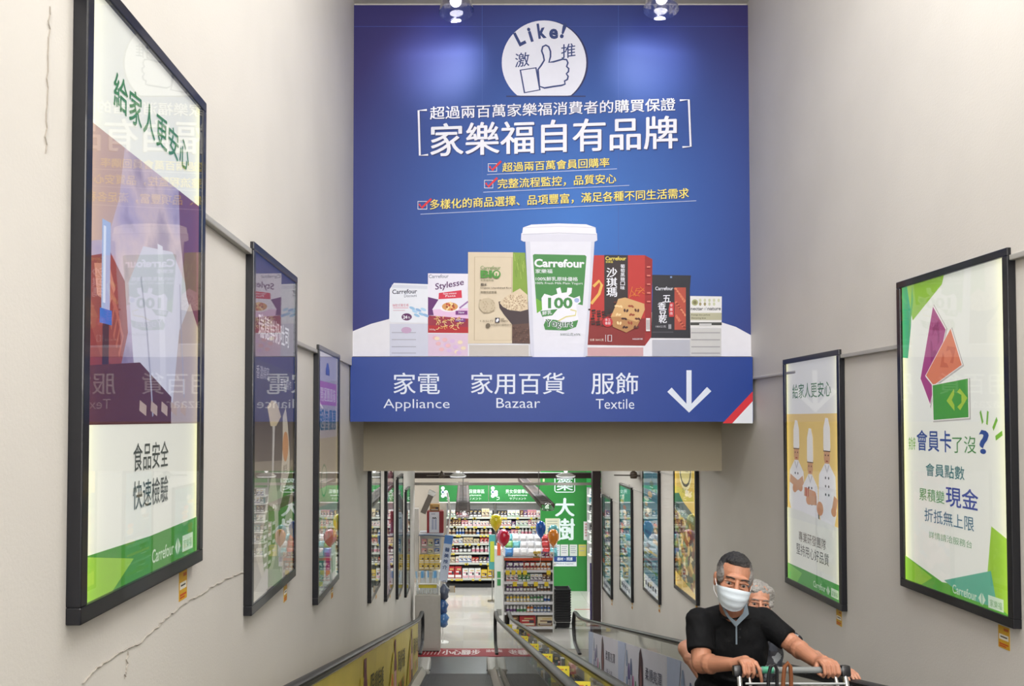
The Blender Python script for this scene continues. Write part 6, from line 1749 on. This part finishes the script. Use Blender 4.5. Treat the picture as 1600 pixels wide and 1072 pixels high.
# grey inner lining of the open neck, following the collar edge to the placket
yf = 4.04
sk_poly = [on_shirt(1129, 945, 4.03), on_shirt(1140, 963, 4.02), on_shirt(1150, 971, 4.015), on_shirt(1161, 958, 4.02), on_shirt(1165, 941, 4.03)]
lin_out = [on_shirt(1126, 943, 4.035), on_shirt(1135, 962, 4.015), on_shirt(1150, 980, 4.005), on_shirt(1170, 960, 4.015), on_shirt(1167, 940, 4.035)]
lm = MB()
vs = sk_poly + lin_out; fs = [(i, i + 1, 6 + i, 5 + i) for i in range(4)]
lm.add(vs, fs, lin_m); lo = lm.build('collar_lining', man); so_ = lo.modifiers.new('thick', 'SOLIDIFY'); so_.thickness = .006
PLACK = MB()
# woman behind
wfeet = V((1.70, 4.95, Zp(4.95)))
WH = onY(1183, 941, 4.78)
hairW = {'brow': (110, 104, 100), 'ell': [((0, .028, .038), (.086, .094, .09)), ((0, .05, -.03), (.084, .065, .06)), ((0, -.026, .068), (.058, .04, .03))], 'curls': 90, 'mat': mat((150, 147, 144), .7, var=.4, scale=70, bump=.8, bscale=160), 'amp': .006, 'freq': 70}
wsL, wsR = onY(1142, 984, 4.86), onY(1212, 984, 4.86)
weL, weR = onY(1072, 1014, 4.62), onY(1263, 1022, 4.58)
wwL, wwR = onY(1100, 1062, 4.5), onY(1306, 1043, 4.28)
TOPW = collage_mat('patterned_blouse', [(52, 54, 62), (40, 42, 50), (70, 74, 84), (60, 60, 66), (150, 154, 158)], 1, 1)
nt = TOPW.node_tree; tcn = nt.nodes.new('ShaderNodeTexCoord')
for n_ in nt.nodes:
    if n_.type == 'MAPPING': nt.links.new(tcn.outputs['Object'], n_.inputs[0]); n_.inputs['Scale'].default_value = (22, 22, 22)
woman = person('person with curly grey hair and a pale pink mask standing behind the man', wfeet, WH, Matrix.Rotation(radians(5), 4, 'Y') @ Matrix.Rotation(radians(-8), 4, 'Z'), .98, wsL, wsR, .78,
    [([wsL, wsL.lerp(weL, .5)], [.062, .056]), ([wsR, wsR.lerp(weR, .6)], [.062, .056])],
    [('free', [wsL, weL, wwL], [.048, .047, .03], None), ('rest', [wsR, weR, wwR], [.044, .04, .026], onY(1356, 1061, 4.02))],
    SKIN2, TOPW, mat((60, 58, 66), .8), hairW, (226, 206, 198), True, (.175, .12))

# ------------------------------------------------------------------ shopping cart
cr_ = V((1.49, 3.25, Zp(3.25) + .004)); sl = -atan2(.2126, 1)
cart = empty('shopping_cart', cr_, label='chrome wire shopping cart with a grey and green handle pushed by the man', cat='cart'); cart.rotation_euler = (sl, 0, 0)
RI = Matrix.Rotation(-sl, 3, 'X')
hb = RI @ (BAR - cr_); hw = (bx1 - bx0) / 2; hcx = (bx0 + bx1) / 2 - cr_.x
def H_(x, dy=0, dz=0): return V((hcx + x, hb.y + dy, hb.z + dz))
MB().cyl(H_(-hw), H_(hw), .0145, mat((120, 124, 124), .4), n=16).build('handle', cart, smooth=True)
MB().cyl(H_(-hw * .55), H_(-hw * .34), .016, mat((70, 150, 120), .35), n=16).build('handle_sleeve', cart, smooth=True)
for s_ in (-1, 1):
    MB().rbox(tuple(H_(s_ * hw - .022, -.02, -.03)), tuple(H_(s_ * hw + .022, .02, .022)), M_RUBBER, r=.012).build('handle_bracket', cart, smooth=True)
    MB().tube([H_(s_ * (hw - .005), -.005, -.02), H_(s_ * (hw - .0), -.02, -.16), H_(s_ * hw * .97, -.05, -.3), H_(s_ * hw * .95, -.06, -.62), V((hcx + s_ * hw * .95, hb.y - .1, .16)), V((hcx + s_ * hw * .8, -.42, .13))], .0125, M_CHROME, n=10).build('side_tube', cart, smooth=True)
    MB().tube([H_(s_ * (hw - .05), -.01, -.03), H_(s_ * (hw - .045), -.035, -.12), H_(s_ * (hw - .06), -.06, -.2)], .008, M_CHROME, n=8).build('seat_tube', cart, smooth=True)
zt_ = hb.z - .16; y0_, y1_ = hb.y - .05, -.5
def ring(z, k): 
    a = hw * (.94 - .06 * k); b = hw * (.72 - .08 * k)
    return [V((hcx - a, y0_ - .03 * k, z)), V((hcx + a, y0_ - .03 * k, z)), V((hcx + b, y1_ + .06 * k, z + .02 * k)), V((hcx - b, y1_ + .06 * k, z + .02 * k))]
MB().tube(ring(zt_, 0), .007, M_CHROME, n=7, closed=True).build('basket_rim', cart)
wires = MB()
for k in range(1, 9): wires.tube(ring(zt_ - .045 * k, k / 8), .0028, M_CHROME, n=5, closed=True)
for e in range(4):
    for i in range(17):
        t = i / 16; a0, a1 = ring(zt_, 0), ring(zt_ - .36, 1)
        p = a0[e].lerp(a0[(e + 1) % 4], t); q = a1[e].lerp(a1[(e + 1) % 4], t); wires.cyl(p, q, .0025, M_CHROME, n=5)
a1 = ring(zt_ - .36, 1)
for i in range(12): t = i / 11; wires.cyl(a1[0].lerp(a1[3], t), a1[1].lerp(a1[2], t), .0028, M_CHROME, n=5)
tag(wires.build('basket_wires', cart), kind='stuff')
MB().cyl(H_(-hw + .02, -.04, -.055), H_(hw - .02, -.04, -.055), .0045, mat((190, 194, 196), .3, .4), n=8).build('seat_wire', cart)
MB().cyl(H_(-hw + .03, -.05, -.11), H_(hw - .03, -.05, -.11), .004, M_CHROME, n=8).build('seat_wire', cart)
MB().tube([V((hcx - hw * .9, hb.y - .1, .16)), V((hcx + hw * .9, hb.y - .1, .16))], .011, M_CHROME, n=8).build('axle_tube', cart)
for sx_ in (-1, 1):
    for yy in (hb.y - .12, -.42):
        MB().cyl((hcx + sx_ * hw * .85 - .014, yy, .06), (hcx + sx_ * hw * .85 + .014, yy, .06), .058, mat((60, 60, 64), .5), n=18).build('wheel', cart, smooth=True)
        MB().rbox((hcx + sx_ * hw * .85 - .02, yy - .015, .06), (hcx + sx_ * hw * .85 + .02, yy + .015, .15), M_CHROME, r=.004).build('wheel_fork', cart)
# bag with a brown strap standing in the child seat
bp = onY(1228, 1085, 3.60)
t = empty('handbag', bp, label='dark handbag with a brown strap standing in the cart behind the handle', cat='bag')
MB().rbox((-.13, -.06, -.16), (.1, .06, .03), mat((34, 34, 40), .5, bump=.3), r=.03).build('bag_body', t, smooth=True)
q = [onY(px, py, 3.62) - bp for px, py in ((1223, 1085), (1224, 1060), (1226, 1042), (1231, 1036), (1235, 1042), (1236, 1060), (1236, 1085))]
MB().tube(q, .0095, mat((128, 76, 44), .45), n=8).build('strap', t, smooth=True)
q = [onY(px, py, 3.60) - bp for px, py in ((1200, 1085), (1201, 1055), (1204, 1042), (1210, 1038), (1214, 1046), (1214, 1085))]
MB().tube(q, .008, mat((26, 26, 30), .45), n=8).build('strap', t, smooth=True)
# placket with buttons down the front of the shirt, laid on the shirt's own surface
SHM = [c for c in man.children if c.name.startswith('shirt')][0]
dg = bpy.context.evaluated_depsgraph_get()
def hit(px, py, lift=.003):
    d = ray(px, py).normalized(); inv = SHM.matrix_world.inverted() if False else Matrix.Translation(-F0)
    ok, p, n_, i = SHM.ray_cast(inv @ EYE, d)
    return (p - d * lift) if ok else None
pl = MB(); L_ = []
for k in range(14):
    y = 972 + k * 2.7; x = 1150.5 + .02 * k
    a, b = hit(x - 1.3, y), hit(x + 1.3, y)
    if a is not None and b is not None: L_.append((a, b))
if len(L_) > 2:
    vs = [p for ab in L_ for p in ab] ; off = len(vs); vs += [p + V((0, .006, 0)) for p in vs]
    fs = [(i * 2, i * 2 + 1, i * 2 + 3, i * 2 + 2) for i in range(len(L_) - 1)] + [(off + i * 2, off + i * 2 + 2, off + i * 2 + 3, off + i * 2 + 1) for i in range(len(L_) - 1)]
    pl.add(vs, fs, lin_m); pl.build('placket', man)
for y in (983, 996):
    p = hit(1156, y, .004)
    if p is not None: MB().cyl(p, p + V((0, -.003, 0)), .005, mat((30, 30, 34), .3), n=10).build('button', man)
